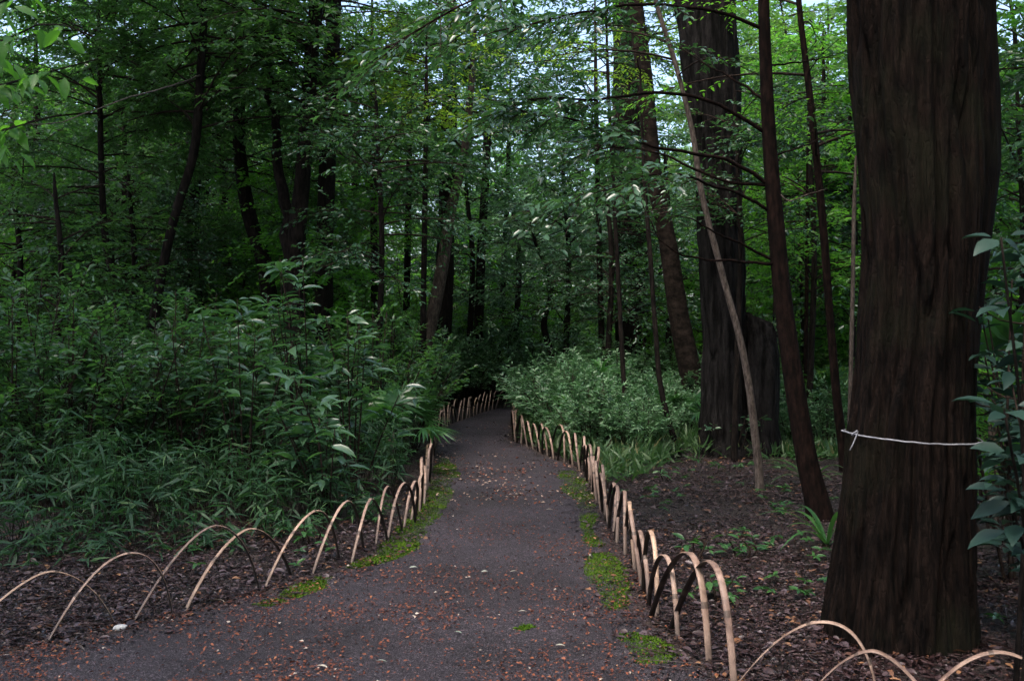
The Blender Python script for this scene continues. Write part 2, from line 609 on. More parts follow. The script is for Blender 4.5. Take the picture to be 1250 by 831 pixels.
def build_ground():
    # one sheet: fine in front, coarse out to the horizon
    xs = np.concatenate([-np.geomspace(400, 12.2, 14), np.arange(-12, 12.01, .12), np.geomspace(12.2, 400, 14)])
    ys = np.concatenate([-np.geomspace(400, 3, 12), np.arange(-2.8, 2.8, .7), np.arange(2.9, 26, .12), np.geomspace(26.2, 600, 18)])
    X, Y = np.meshgrid(xs, ys)
    nx = len(xs)
    Z = gz(X, Y)
    i, j = np.meshgrid(np.arange(len(ys) - 1), np.arange(nx - 1), indexing='ij')
    q = np.stack([i * nx + j, i * nx + j + 1, (i + 1) * nx + j + 1, (i + 1) * nx + j], -1).reshape(-1, 4)
    mb = MB().add(np.stack([X, Y, Z - .004], -1).reshape(-1, 3), q=q)
    o = obj('ground', mb.mesh('ground', mat_ground()))
    tag(o, 'dark forest floor of damp soil spreading under the trees', kind='structure')


def build_path():
    Ls = smooth_path(np.vstack([[[-9, -12]], LF]), 260)
    Rs = smooth_path(np.vstack([[[9, -12]], RF[::-1]]), 260)
    n = 41
    u = np.linspace(0, 1, n)
    # keep rows roughly matched by depth
    P = Ls[:, None] * (1 - u)[None, :, None] + Rs[:, None] * u[None, :, None]
    m = len(Ls)
    w = np.linalg.norm(Ls - Rs, axis=1)
    e = np.minimum(u[None] * w[:, None], (1 - u)[None] * w[:, None])
    edge = np.clip(1 - e / .42, 0, 1) * .62
    Z = .006 + .012 * (fbm(P[..., 0] * 1.5, P[..., 1] * 1.5, 1.0, 3) - .3) * np.clip(e / .3, 0, 1)
    Z = np.maximum(Z, .003)
    i, j = np.meshgrid(np.arange(m - 1), np.arange(n - 1), indexing='ij')
    q = np.stack([i * n + j, i * n + j + 1, (i + 1) * n + j + 1, (i + 1) * n + j], -1).reshape(-1, 4)
    me = MB().add(np.concatenate([P, Z[..., None]], -1).reshape(-1, 3), q=q).mesh('path', mat_path())
    a = me.attributes.new('edge', 'FLOAT', 'POINT')
    a.data.foreach_set('value', edge.ravel().astype(np.float32))
    o = obj('path', me)
    tag(o, 'grey gravel footpath strewn with red seeds, bending right into the wood', kind='structure')


build_ground()
build_path()

# ------------------------------------------------------------------ bamboo hoops
def hoop_mesh(span, hgt, wid, lean, sk, seed):
    """bent split bamboo strip: local +x along the fence towards the far leg, feet just under the soil"""
    r = random.Random(seed)
    n = 46
    t = np.linspace(-1, 1, n)
    pw = 1.6 + r.random() * .5
    x = span / 2 * (np.sin(t * PI / 2) * .12 + t * .88) + sk * (1 - t * t)
    z = (hgt + .07) * (1 - np.abs(t) ** pw) - .07
    y = lean * (1 - t * t) + .012 * np.sin(t * 3 + seed)
    P = np.stack([x, y, z], 1)
    T = norm(np.gradient(P, axis=0))
    Sd = norm(np.cross(np.broadcast_to(np.array([0, 1.0, 0]), T.shape), T))     # outward in plane
    Sd[Sd[:, 2] < -0.0] *= 1
    out = np.cross(T, np.array([0, 1.0, 0]))
    out = -norm(out)
    if out[n // 2][2] < 0:
        out = -out
    tw = np.linspace(-.25, .25, n) * (r.random() - .5) * 2
    B_ = norm(np.array([0, 1.0, 0])[None] * np.cos(tw)[:, None] + out * np.sin(tw)[:, None])
    nd = np.zeros(n)
    for k in (8 + r.randrange(5), 22 + r.randrange(6), 35 + r.randrange(5)):
        nd[k] = .0028
    hw = wid / 2 * (1 - .12 * np.abs(t)) + nd * .8
    th = .0045
    ring = [P + B_ * hw[:, None] * .96 - out * th * .5, P + B_ * hw[:, None] + out * 0, P + B_ * hw[:, None] * .55 + out * (th + nd)[:, None],
            P - B_ * hw[:, None] * .55 + out * (th + nd)[:, None], P - B_ * hw[:, None], P - B_ * hw[:, None] * .96 - out * th * .5]
    v = np.stack(ring, 1)
    k = 6
    i, j = np.meshgrid(np.arange(n - 1), np.arange(k), indexing='ij')
    q = np.stack([i * k + j, i * k + (j + 1) % k, (i + 1) * k + (j + 1) % k, (i + 1) * k + j], -1).reshape(-1, 4)
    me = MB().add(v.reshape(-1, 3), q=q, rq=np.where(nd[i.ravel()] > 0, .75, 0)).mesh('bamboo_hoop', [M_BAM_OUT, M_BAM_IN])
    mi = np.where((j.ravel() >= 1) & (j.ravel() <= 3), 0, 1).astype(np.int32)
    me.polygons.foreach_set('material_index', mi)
    me.update()
    return me


def place_hoop(a, b, hgt, label, group, seed, wid=.034, lean=0, sk=0):
    a, b = np.asarray(a), np.asarray(b)
    c = (a + b) / 2
    me = hoop_mesh(float(np.hypot(*(b - a))), hgt, wid, lean, sk, seed)
    o = obj('bamboo_hoop', me)
    o.location = (c[0], c[1], .002)
    o.rotation_euler = (0, 0, math.atan2(b[1] - a[1], b[0] - a[0]))
    return tag(o, label, 'hoop', group)


def hoops():
    r = random.Random(5)
    gl, gr = 'bamboo hoops along the left path edge', 'bamboo hoops along the right path edge'
    near_l = [((-95, 812), (145, 761), .33), ((46, 787), (211, 750), .37), ((152, 763), (318, 722), .44), ((220, 749), (361, 703), .37), ((318, 722), (418, 684), .395),
              ((377, 703), (446, 671), .40), ((424, 690), (474, 660), .36), ((455, 668), (490, 648), .385), ((471, 659), (506, 638), .37)]
    n = 0
    for a, b, h in near_l:
        n += 1
        place_hoop(gp(*a), gp(*b), h, f'arched split bamboo hoop, {ordw(n)} from the near end of the left row', gl, n, .020 + r.random() * .006, r.uniform(-.02, .02), r.uniform(.05, .12))
    fl = resample(LF[10:-1], .01)
    i = 0
    while i + 62 < len(fl):
        c = fl[i]
        n += 1
        far = c[1] > 15.5
        lab = 'small far bamboo hoop of the left row where the path bends' if far else f'arched split bamboo hoop, {ordw(n)} from the near end of the left row'
        place_hoop(c, fl[i + 60 + r.randrange(3)], .38 + r.uniform(-.07, .05), lab, gl if not far else 'far left bamboo hoops at the bend', n, .025, r.uniform(-.04, .04), r.uniform(-.03, .07))
        i += r.randrange(36, 46) if not far else r.randrange(30, 40)
        if c[0] > 1.5:
            break
    near_r = [((2.1, 3.50), (1.42, 3.75), .365, -.02), ((1.65, 3.65), (1.08, 3.95), .325, -.02), ((1.46, 3.95), (.89, 4.25), .355, -.13), ((.965, 4.28), (.815, 5.2), .475, -.16), ((.93, 4.62), (.75, 5.42), .45, -.12)]
    n = 0
    for a, b, h, sk in near_r:
        n += 1
        place_hoop(a, b, h, f'arched split bamboo hoop, {ordw(n)} from the near end of the right row', gr, 100 + n, .034 + r.random() * .008, r.uniform(-.02, .02), sk)
    fr = resample(RF[::-1][6:], .01)
    fr = fr[fr[:, 1] > 5.0]
    i = 0
    while i + 62 < len(fr):
        c = fr[i]
        n += 1
        far = c[1] > 13.2
        lab = 'small far bamboo hoop of the right row where the path bends' if far else f'arched split bamboo hoop, {ordw(n)} from the near end of the right row'
        place_hoop(c, fr[i + 60 + r.randrange(3)], .41 + r.uniform(-.07, .05), lab, gr if not far else 'far right bamboo hoops at the bend', 100 + n, .028, r.uniform(-.04, .04), r.uniform(-.08, .02))
        i += r.randrange(34, 44)
        if c[0] > 2.5 and c[1] > 18:
            break


hoops()

# ------------------------------------------------------------------ litter, seeds, moss
def litter():
    N = 300000
    y = 3.4 + 13 * rng.random(N) ** 1.2
    x = rng.uniform(-1, 1, N) * .56 * y
    ok = ~in_path(x, y) & ((x > 0) | (y < 10.5))
    dl = np.minimum(dist_line(LFr, x, y), dist_line(RFr, x, y))
    ok |= (dl < .4 * rng.random(N) ** 3)
    clump = fbm(x * .8, y * .8, 4, 3)
    ok &= rng.random(N) < np.clip((clump - .25) * 3, .25, 1)
    x, y = x[ok], y[ok]
    n = len(x)
    th = rng.uniform(0, 2 * PI, n)
    D = np.stack([np.cos(th), np.sin(th), rng.normal(0, .16, n)], 1)
    Nn = norm(np.stack([rng.normal(0, .3, n), rng.normal(0, .3, n), np.ones(n)], 1))
    L = rng.uniform(.012, .036, n)
    big = rng.random(n) < .13
    L[big] *= rng.uniform(1.4, 2.4, big.sum())
    P = np.stack([x, y, gz(x, y) + .008 + rng.random(n) * .018], 1) - D * L[:, None] * .5
    mb = MB()
    rr = np.clip(rng.beta(1.3, 2.0, n), 0, 1)
    rr[big] = np.clip(rng.beta(2.4, 1.6, big.sum()), 0, 1)
    wd = L * rng.uniform(.3, .6, n)
    leaves(mb, P[big], D[big], Nn[big], L[big], wd[big], 'near', rr[big])
    leaves(mb, P[~big], D[~big], Nn[~big], L[~big], wd[~big], 'far', rr[~big])
    k = 2200     # twigs
    s = rng.choice(n, k)
    th = rng.uniform(0, PI, k)
    dd = np.stack([np.cos(th), np.sin(th), rng.normal(0, .06, k)], 1) * rng.uniform(.05, .22, k)[:, None]
    A = np.stack([x[s], y[s], gz(x[s], y[s]) + .02], 1)
    prisms(mb, A - dd, A + dd, .0025, .0015)
    o = obj('leaf_litter', mb.mesh('leaf_litter', M_LITTER))
    tag(o, 'brown and purplish dead leaves lying thick beside the path', kind='stuff')


def seeds():
    N = 100000
    y = 3.5 + 15 * rng.random(N) ** 1.7
    x = rng.uniform(-1, 1, N) * np.minimum(.54 * y, 4)
    ok = in_path(x, y)
    cl = fbm(x * 2.2, y * 2.2, 9, 3)
    dens = np.clip((cl - .34) * 2.6, .16, 1) * np.clip(1.25 - (y - 3.5) / 9, .10, 1) * np.clip(1.1 - .15 * np.abs(x + .6), .5, 1)
    ok &= rng.random(N) < dens
    x, y = x[ok], y[ok]
    n = len(x)
    th = rng.uniform(0, 2 * PI, n)
    D = np.stack([np.cos(th), np.sin(th), rng.normal(0, .25, n)], 1)
    Nn = norm(np.stack([rng.normal(0, .4, n), rng.normal(0, .4, n), np.ones(n)], 1))
    L = rng.uniform(.010, .027, n)
    P = np.stack([x, y, .016 + rng.random(n) * .006], 1)
    mb = MB()
    rr = rng.beta(2, 2.2, n) * .95
    rr[rng.random(n) < .02] = 1.0
    yf = (y > 9) & (rng.random(n) < .35)
    rr[yf] = .97
    leaves(mb, P, D, Nn, L * np.where(y > 9, 1.7, 1), L * rng.uniform(.4, .6, n) * np.where(y > 9, 1.7, 1), 'far', rr)
    o = obj('fallen_seeds', mb.mesh('fallen_seeds', M_SEED))
    tag(o, 'small red-brown seeds and scales scattered over the gravel path', kind='stuff')
    # loose grit
    N = 16000
    y = 3.5 + 9 * rng.random(N) ** 1.6
    x = rng.uniform(-1, 1, N) * np.minimum(.54 * y, 4)
    ok = in_path(x, y)
    x, y = x[ok], y[ok]
    n = len(x)
    th = rng.uniform(0, 2 * PI, n)
    D = np.stack([np.cos(th), np.sin(th), rng.normal(0, .4, n)], 1)
    mb = MB()
    leaves(mb, np.stack([x, y, np.full(n, .013)], 1), D, norm(np.stack([rng.normal(0, .8, n), rng.normal(0, .8, n), np.ones(n)], 1)), rng.uniform(.006, .012, n), rng.uniform(.005, .009, n), 'far', rng.random(n) * .6)
    m = mat_ramp('grit', [(0, (.035, .031, .036)), (.6, (.10, .09, .10)), (1, (.16, .15, .16))], .8)
    tag(obj('grit', mb.mesh('grit', m)), 'loose dark grit lying on the footpath surface', kind='stuff')


def moss():
    mb = MB()

    def strip(pts, wids, dens):
        pts = np.array([gp(*p) for p in pts])
        n = 120
        c = smooth_path(pts, n)
        w = np.interp(np.linspace(0, 1, n), np.linspace(0, 1, len(wids)), wids)
        t = norm(np.gradient(c, axis=0))
        s = np.stack([-t[:, 1], t[:, 0]], 1)
        k = dens
        i = rng.integers(0, n, k)
        off = rng.uniform(-1.25, 1.25, k)
        P = c[i] + s[i] * (off * w[i])[:, None] + rng.normal(0, .01, (k, 2))
        cov = fbm(P[:, 0] * 4, P[:, 1] * 4, 2.2, 4)
        keep = (cov + .34 * (1 - np.abs(off) ** 1.5)) > .44 + rng.normal(0, .045, k)
        P, cov = P[keep], cov[keep]
        k = len(P)
        z = .012 + .012 * np.clip(cov - .4, 0, 1)
        D = norm(np.stack([rng.normal(0, .8, k), rng.normal(0, .8, k), np.ones(k) * .6], 1))
        leaves(mb, np.stack([P[:, 0], P[:, 1], z - .012], 1), D, norm(rng.normal(0, 1, (k, 3))), rng.uniform(.010, .022, k), rng.uniform(.006, .013, k), 'far', np.clip(cov * 1.3 - .2 + rng.normal(0, .18, k), 0, 1))

    strip([(543, 560), (541, 590), (527, 615), (512, 640)], [.08, .13, .12, .11], 15000)
    strip([(512, 640), (490, 662), (468, 680), (430, 694)], [.11, .13, .12, .04], 14000)
    strip([(395, 705), (372, 720), (350, 730)], [.03, .08, .05], 3500)
    strip([(340, 733), (318, 740)], [.04, .05], 1500)
    strip([(693, 575), (700, 594), (712, 610), (718, 632)], [.06, .14, .09, .06], 9000)
    strip([(718, 632), (720, 655), (728, 668)], [.05, .035, .05], 3000)
    strip([(733, 676), (740, 700), (744, 720), (752, 745)], [.06, .11, .10, .05], 13000)
    strip([(762, 775), (785, 790), (800, 812)], [.07, .11, .07], 7000)
    strip([(637, 766), (645, 768)], [.04, .04], 500)
    o = obj('moss', mb.mesh('moss', M_MOSS))
    tag(o, 'yellow-green moss growing in patches along both edges of the path', kind='stuff')


litter()
seeds()
moss()


def small_bits():
    # white stone at the left hoop
    v, f = [], []
    me = bpy.data.meshes.new('white_stone')
    import bmesh
    bm = bmesh.new()
    bmesh.ops.create_icosphere(bm, subdivisions=3, radius=1)
    for q in bm.verts:
        n = 1 + .25 * (float(fbm(q.co.x * 1.3 + 5, q.co.y * 1.3, q.co.z * 1.3)) - .5)
        q.co = Vector((q.co.x * .036 * n, q.co.y * .024 * n, q.co.z * .019 * n))
    for p in bm.faces:
        p.smooth = True
    bm.to_mesh(me)
    me.materials.append(M_STONE)
    o = obj('stone', me)
    p = gp(147, 770)
    o.location = (p[0], p[1], .018)
    o.rotation_euler = (0, 0, .4)
    tag(o, 'small white stone at the foot of a left bamboo hoop', 'stone')
    spots = [((628, 702), .06, 'slender pale leaf lying in the middle of the path'), ((638, 751), .05, 'pale curled leaf lying right of the path centre, near the bottom'),
             ((684, 793), .05, 'grey-white leaf on the path nearest the right moss'), ((671, 625), .07, 'pale green leaf lying far up the path, right of centre'),
             ((560, 776), .045, 'whitish leaf on the path left of centre near the camera'), ((466, 812), .05, 'pale leaf lying at the bottom of the path, left side'),
             ((505, 697), .06, 'tan leaf lying flat beside the left mossy edge'), ((268, 737), .085, 'pale green leaf beside the left hoops at the edge of the soil'),
             ((395, 818), .06, 'small white leaf lowest on the path, far left'), ((592, 702), .05, 'buff leaf lying just left of the slender pale leaf')]
    for (px, py), L, lab in spots:
        mb = MB()
        p = gp(px, py)
        a = rng.uniform(-.5, .5)
        leaves(mb, [[-L / 2, 0, .004]], [[math.cos(a), math.sin(a), .05]], UP + rng.normal(0, .2, 3), L, L * .32, 'near', np.array([rng.random()]))
        o = obj('fallen_leaf', mb.mesh('fallen_leaf', M_PALELEAF))
        o.location = (p[0], p[1], float(gz(p[0], p[1])) + .02)
        tag(o, lab, 'leaf', 'pale fallen leaves')


small_bits()

# ------------------------------------------------------------------ trees
def trunk_mesh(name, pts, rad, ns, rows, mat, amp=0.0, fr=9.0, fz=1.2, base=None, flare=0, seed=0, extra=None, jag=0):
    P = smooth_path(pts, rows)
    tt = np.linspace(0, 1, rows)
    seg = np.concatenate([[0], np.cumsum(np.linalg.norm(np.diff(np.asarray(pts), axis=0), axis=1))])
    R = np.interp(tt, seg / seg[-1], rad)
    th = np.arange(ns) / ns * 2 * PI
    cs, sn = np.cos(th)[None], np.sin(th)[None]
    z = P[:, 2:3]
    rr = R[:, None] * np.ones((1, ns))
    if flare:
        rr = rr * (1 + flare * np.exp(-np.maximum(z, 0) / .28) * (.6 + .8 * vnoise(cs * 1.7 + 3 + seed, sn * 1.7, 0 * z + .5)))
    rr = rr * (1 + .06 * (fbm(cs * 1.2 + seed, sn * 1.2, z * .8, 2) - .5) * 2)
    if amp:
        a = fbm(cs * R[:, None] * fr + 11 + seed, sn * R[:, None] * fr, z * fz + .6 * vnoise(cs * 3, sn * 3, z * 2), 2)
        ridge = np.clip(1 - np.abs(2 * a - 1) * 4.6, 0, 1)
        b = fbm(cs * R[:, None] * fr * 2.6 + 5, sn * R[:, None] * fr * 2.6, z * fz * 2.2, 2)
        ridge2 = np.clip(1 - np.abs(2 * b - 1) * 5, 0, 1)
        c = fbm(cs * R[:, None] * fr * 5, sn * R[:, None] * fr * 5, z * fz * 9, 2)
        rr = rr - amp * (ridge ** .8 + .45 * ridge2 - .25 * (c - .5) - .5 * (vnoise(cs * R[:, None] * fr * 1.1, sn * R[:, None] * fr * 1.1, z * 2.5) - .5))
    v = np.stack([P[:, 0:1] + rr * cs, P[:, 1:2] + rr * sn, z + 0 * rr], -1)
    if jag:
        v[..., 2] += np.clip((tt[:, None] - .55) / .3, 0, 1) * jag * (fbm(cs * 4, sn * 4, tt[:, None] * 2, 3) - .5) * 2
    i, j = np.meshgrid(np.arange(rows - 1), np.arange(ns), indexing='ij')
    q = np.stack([i * ns + j, i * ns + (j + 1) % ns, (i + 1) * ns + (j + 1) % ns, (i + 1) * ns + j], -1).reshape(-1, 4)
    mb = MB().add(v.reshape(-1, 3), q=q)
    if extra:
        extra(mb)
    return mb.mesh(name, mat, origin=base)


def crown_leaves(axis, zlo, zhi, rad, nbr, ntw, nlf, L, ratio, kind, rg, elev=(5, 30), droop=.25, az=None, twl=(.35, .75), flat=.35, prof=None, stub=None, twmb=None, lmb=None, spread=1.0):
    """layers of branches round an axis; returns leaf builder and wood builder"""
    lm = lmb or MB()
    wm = twmb or MB()
    ax = np.asarray(axis, float)
    for _ in range(nbr):
        u = rg.random()
        z0 = zlo + (zhi - zlo) * u
        c = np.array([np.interp(z0, ax[:, 2], ax[:, 0]), np.interp(z0, ax[:, 2], ax[:, 1]), z0])
        a = rg.uniform(0, 2 * PI) if az is None else rg.uniform(*az)
        ln = rad * (prof(u) if prof else (.55 + .45 * math.sin(PI * (.15 + .8 * u)))) * rg.uniform(.7, 1.15)
        e = math.radians(rg.uniform(*elev))
        d = np.array([math.cos(a) * math.cos(e), math.sin(a) * math.cos(e), math.sin(e)])
        s = np.linspace(0, 1, 7)[:, None]
        side = np.array([-d[1], d[0], 0])
        pts = c + d * s * ln - UP * (droop * ln * s ** 2) + side * (rg.normal(0, .12) * ln * s ** 2)
        tube(wm, pts, np.linspace(.005 + .006 * ln, .003, 7), 4)
        add_sprays(lm, wm, pts, ntw, nlf, L, ratio, kind, rg, twl, flat)
    return lm, wm


def add_sprays(lm, wm, pts, ntw, nlf, L, ratio, kind, rg, twl=(.35, .75), flat=.35, t0=.22, matr=None):
    n = len(pts)
    t = t0 + (1 - t0) * rg.random(ntw) ** .8
    k = np.clip((t * (n - 1)).astype(int), 0, n - 2)
    fr = (t * (n - 1) - k)[:, None]
    st = pts[k] * (1 - fr) + pts[k + 1] * fr
    dr = norm(pts[k + 1] - pts[k])
    side = norm(np.cross(dr, UP))
    sg = np.where(rg.random(ntw) < .5, -1, 1)[:, None]
    an = np.radians(rg.uniform(15, 75, ntw))[:, None]
    td = norm(dr * np.cos(an) + side * sg * np.sin(an) + UP * rg.normal(-.02, flat * .55, ntw)[:, None])
    tl = rg.uniform(*twl, ntw)
    # twig tubes
    prisms(wm, st, st + td * (tl * .55)[:, None] - UP * (tl * .03)[:, None], .004, .003)
    prisms(wm, st + td * (tl * .55)[:, None] - UP * (tl * .03)[:, None], st + td * tl[:, None] - UP * (.14 * tl)[:, None], .003, .0015)
    u = np.tile(np.linspace(.18, 1, nlf), (ntw, 1)) + rg.normal(0, .03, (ntw, nlf))
    P = st[:, None] + td[:, None] * (u * tl[:, None])[..., None] - UP * (.14 * u ** 2 * tl[:, None])[..., None]
    ts = norm(np.cross(td, UP))
    alt = np.where(np.arange(nlf) % 2 == 0, 1, -1)[None, :, None]
    la = np.radians(rg.uniform(25, 70, (ntw, nlf)))[..., None]
    ld = td[:, None] * np.cos(la) + ts[:, None] * alt * np.sin(la) + UP * rg.normal(-.12, .28, (ntw, nlf))[..., None]
    nn = UP + rg.normal(0, flat, (ntw, nlf, 3))
    LL = L * rg.uniform(.65, 1.2, (ntw, nlf))
    rr = np.clip(rg.normal(.5, .2, (ntw, 1)) + rg.normal(0, .12, (ntw, nlf)), 0, 1)
    leaves(lm, P.reshape(-1, 3), ld.reshape(-1, 3), nn.reshape(-1, 3), LL.ravel(), LL.ravel() * ratio, kind, rr.ravel())


def px_axis(pp, d, dtop=0.0, zmax=None):
    """trunk axis through photo pixels at depth d, extended up to zmax; pp from base upwards (px,py,width px)"""
    base = gp(pp[0][0], H * F / d + 415.5)
    pts, rad = [], []
    for k, (x, y, w) in enumerate(pp):
        dd = d + dtop * k / max(1, len(pp) - 1)
        pts.append(wp(x, y, dd))
        rad.append(w / 2 / F * dd)
    pts, rad = np.array(pts), np.array(rad)
    b = pts[0].copy()
    if b[2] > .02:
        s = (pts[1] - pts[0]) / max(1e-6, (pts[1] - pts[0])[2])
        b = b - s * b[2]
        pts = np.vstack([b, pts])
        rad = np.concatenate([[rad[0] * 1.08], rad])
    pts[0][2] = 0
    if zmax and pts[-1][2] < zmax:
        s = (pts[-1] - pts[-2]) / max(.2, (pts[-1] - pts[-2])[2])
        s = s * .5 + np.array([0, 0, .5])
        top = pts[-1] + s * (zmax - pts[-1][2])
        top[2] = zmax
        pts = np.vstack([pts, top])
        rad = np.concatenate([rad, [max(.01, rad[-1] * .35)]])
    below = pts[0].copy()
    below[2] = -.12
    pts = np.vstack([below, pts])
    rad = np.concatenate([[rad[0] * 1.03], rad])
    return pts, rad


def ax_at(pts, z):
    return np.array([np.interp(z, pts[:, 2], pts[:, i]) for i in range(2)] + [z])


def make_tree(label, cat, name, pp, d, bark, zmax, crown=None, ns=10, rows=40, amp=.004, flare=.35, branches=(), seed=1, leafmat='tree', dtop=0, group=None, fr=9., fz=1.2):
    pts, rad = px_axis(pp, d, dtop, zmax)
    base = np.array([pts[1][0], pts[1][1], float(gz(pts[1][0], pts[1][1]))])
    root = thing(name, label, cat, tuple(base), group)
    rg = np.random.default_rng(seed)
    obj('trunk', trunk_mesh('trunk', pts, rad, ns, rows, B[bark], amp, fr, fz, base, flare, seed), root)
    lm, wm = MB(), MB()
    for br in branches:
        bp, r0 = br[0], br[1]
        P = smooth_path(np.array(bp), 18)
        P[1:-1] += rg.normal(0, .012, (16, 3)) * r0 / .012 * .35
        mb = MB()
        tube(mb, P, np.linspace(r0, r0 * .28, 18), 7)
        obj('branch', mb.mesh('branch', B[br[2] if len(br) > 2 and br[2] else bark], origin=base), root)
        if len(br) > 3 and br[3]:
            add_sprays(lm, wm, P, *br[3], rg, t0=br[4] if len(br) > 4 else .3)
    if crown:
        for c in (crown if isinstance(crown, list) else [crown]):
            crown_leaves(pts[1:], rg=rg, lmb=lm, twmb=wm, **c)
    if wm.n:
        obj('limbs', wm.mesh('limbs', B['twig'], origin=base), root, 'stuff')
    if lm.n:
        obj('crown', lm.mesh('crown', G[leafmat], origin=base), root, 'stuff')
    return root, pts


# 1 the big trunk on the right, and its darker neighbour
def big_tree():
    d = 4.86
    pp = [(1098, 792, 172), (1101, 700, 163), (1108, 600, 154), (1112, 520, 147), (1121, 400, 139), (1125, 280, 138), (1120, 150, 146), (1114, 0, 156)]
    pts, rad = px_axis(pp, d, 0, 13)
    base = np.array([pts[1][0], pts[1][1], 0.0])
    root = thing('cedar_tree', 'massive furrowed dark trunk by the right fence with a white cord tied round it', 'tree', tuple(base))
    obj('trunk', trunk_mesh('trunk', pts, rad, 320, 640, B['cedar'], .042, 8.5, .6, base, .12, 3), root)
    rg = np.random.default_rng(4)
    lm, wm = crown_leaves(pts[1:], 7.5, 12.8, 3.4, 26, 14, 10, .12, .4, 'far', rg, elev=(0, 35))
    obj('limbs', wm.mesh('limbs', B['twig'], origin=base), root, 'stuff')
    obj('crown', lm.mesh('crown', G['tree'], origin=base), root, 'stuff')
    # cord
    zz = wp(0, 531, d)[2]
    c = ax_at(pts, zz)
    R0 = np.interp(zz, pts[:, 2], rad) * 1.035 + .012
    th = np.linspace(0, 2 * PI, 60)
    P = np.stack([c[0] + R0 * np.cos(th), c[1] + R0 * np.sin(th), zz + .018 - .03 * (np.cos(th) * .5 + .5) - .012 * np.abs(np.sin(th * 1.0))], 1)
    cr = thing('cord', 'thin white cord tied round the massive trunk on the right', 'cord', (c[0], c[1], zz))
    mb = MB()
    P += rng.normal(0, .0012, P.shape)
    tube(mb, P, .0036, 6, .3, False)
    obj('loop', mb.mesh('loop', M_CORD, origin=(c[0], c[1], zz)), cr)
    k = P[34] * .0 + np.array([c[0] - R0 * .97, c[1] - R0 * .25, zz + .005])
    mb = MB()
    tube(mb, smooth_path([k, k + [-.012, -.03, .01], k + [.005, -.045, .028]], 8), .0045, 6, .2)
    kn = obj('knot', mb.mesh('knot', M_CORD, origin=(c[0], c[1], zz)), cr)
    mb = MB()
    tube(mb, smooth_path([k + [.01, -.04, .025], k + [-.01, -.05, -.02], k + [-.028, -.04, -.065]], 8), .003, 6, .2)
    obj('loose_end', mb.mesh('loose_end', M_CORD, origin=(c[0], c[1], zz)), kn)
    pp = [(1146, 700, 74), (1150, 500, 72), (1158, 330, 88), (1168, 200, 98), (1172, 60, 86), (1171, 0, 84)]
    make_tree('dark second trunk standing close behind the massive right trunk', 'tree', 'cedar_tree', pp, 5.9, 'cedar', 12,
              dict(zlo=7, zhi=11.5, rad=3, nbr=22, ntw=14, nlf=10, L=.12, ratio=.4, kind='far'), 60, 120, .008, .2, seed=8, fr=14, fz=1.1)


big_tree()


def oak():
    d = 13.0
    pp = [(888, 556, 66), (884, 500, 56), (883, 400, 56), (880, 300, 56), (877, 200, 58), (870, 100, 68), (860, 0, 76)]
    root, pts = make_tree('thick furrowed grey oak trunk with a broken stump grown onto its side', 'tree', 'oak_tree', pp, d, 'oak', 13,
                          dict(zlo=8.0, zhi=12.5, rad=3.6, nbr=24, ntw=14, nlf=10, L=.14, ratio=.45, kind='far'), 120, 300, .035, .4, seed=21, fr=5, fz=.8)
    base = np.array(root.location)
    # broken stump
    sp = np.array([wp(928, 566, 12.85), wp(930, 520, 12.85), wp(932, 460, 12.85), wp(931, 425, 12.9), wp(927, 404, 12.95), wp(917, 396, 13.0), wp(905, 392, 13.1)])
    obj('broken_stump', trunk_mesh('broken_stump', sp, np.array([24, 20, 19.5, 20, 18, 12, 4]) / F * 12.85, 64, 90, B['oak'], .03, 5, .8, base, .3, 5, jag=.28), root)


oak()


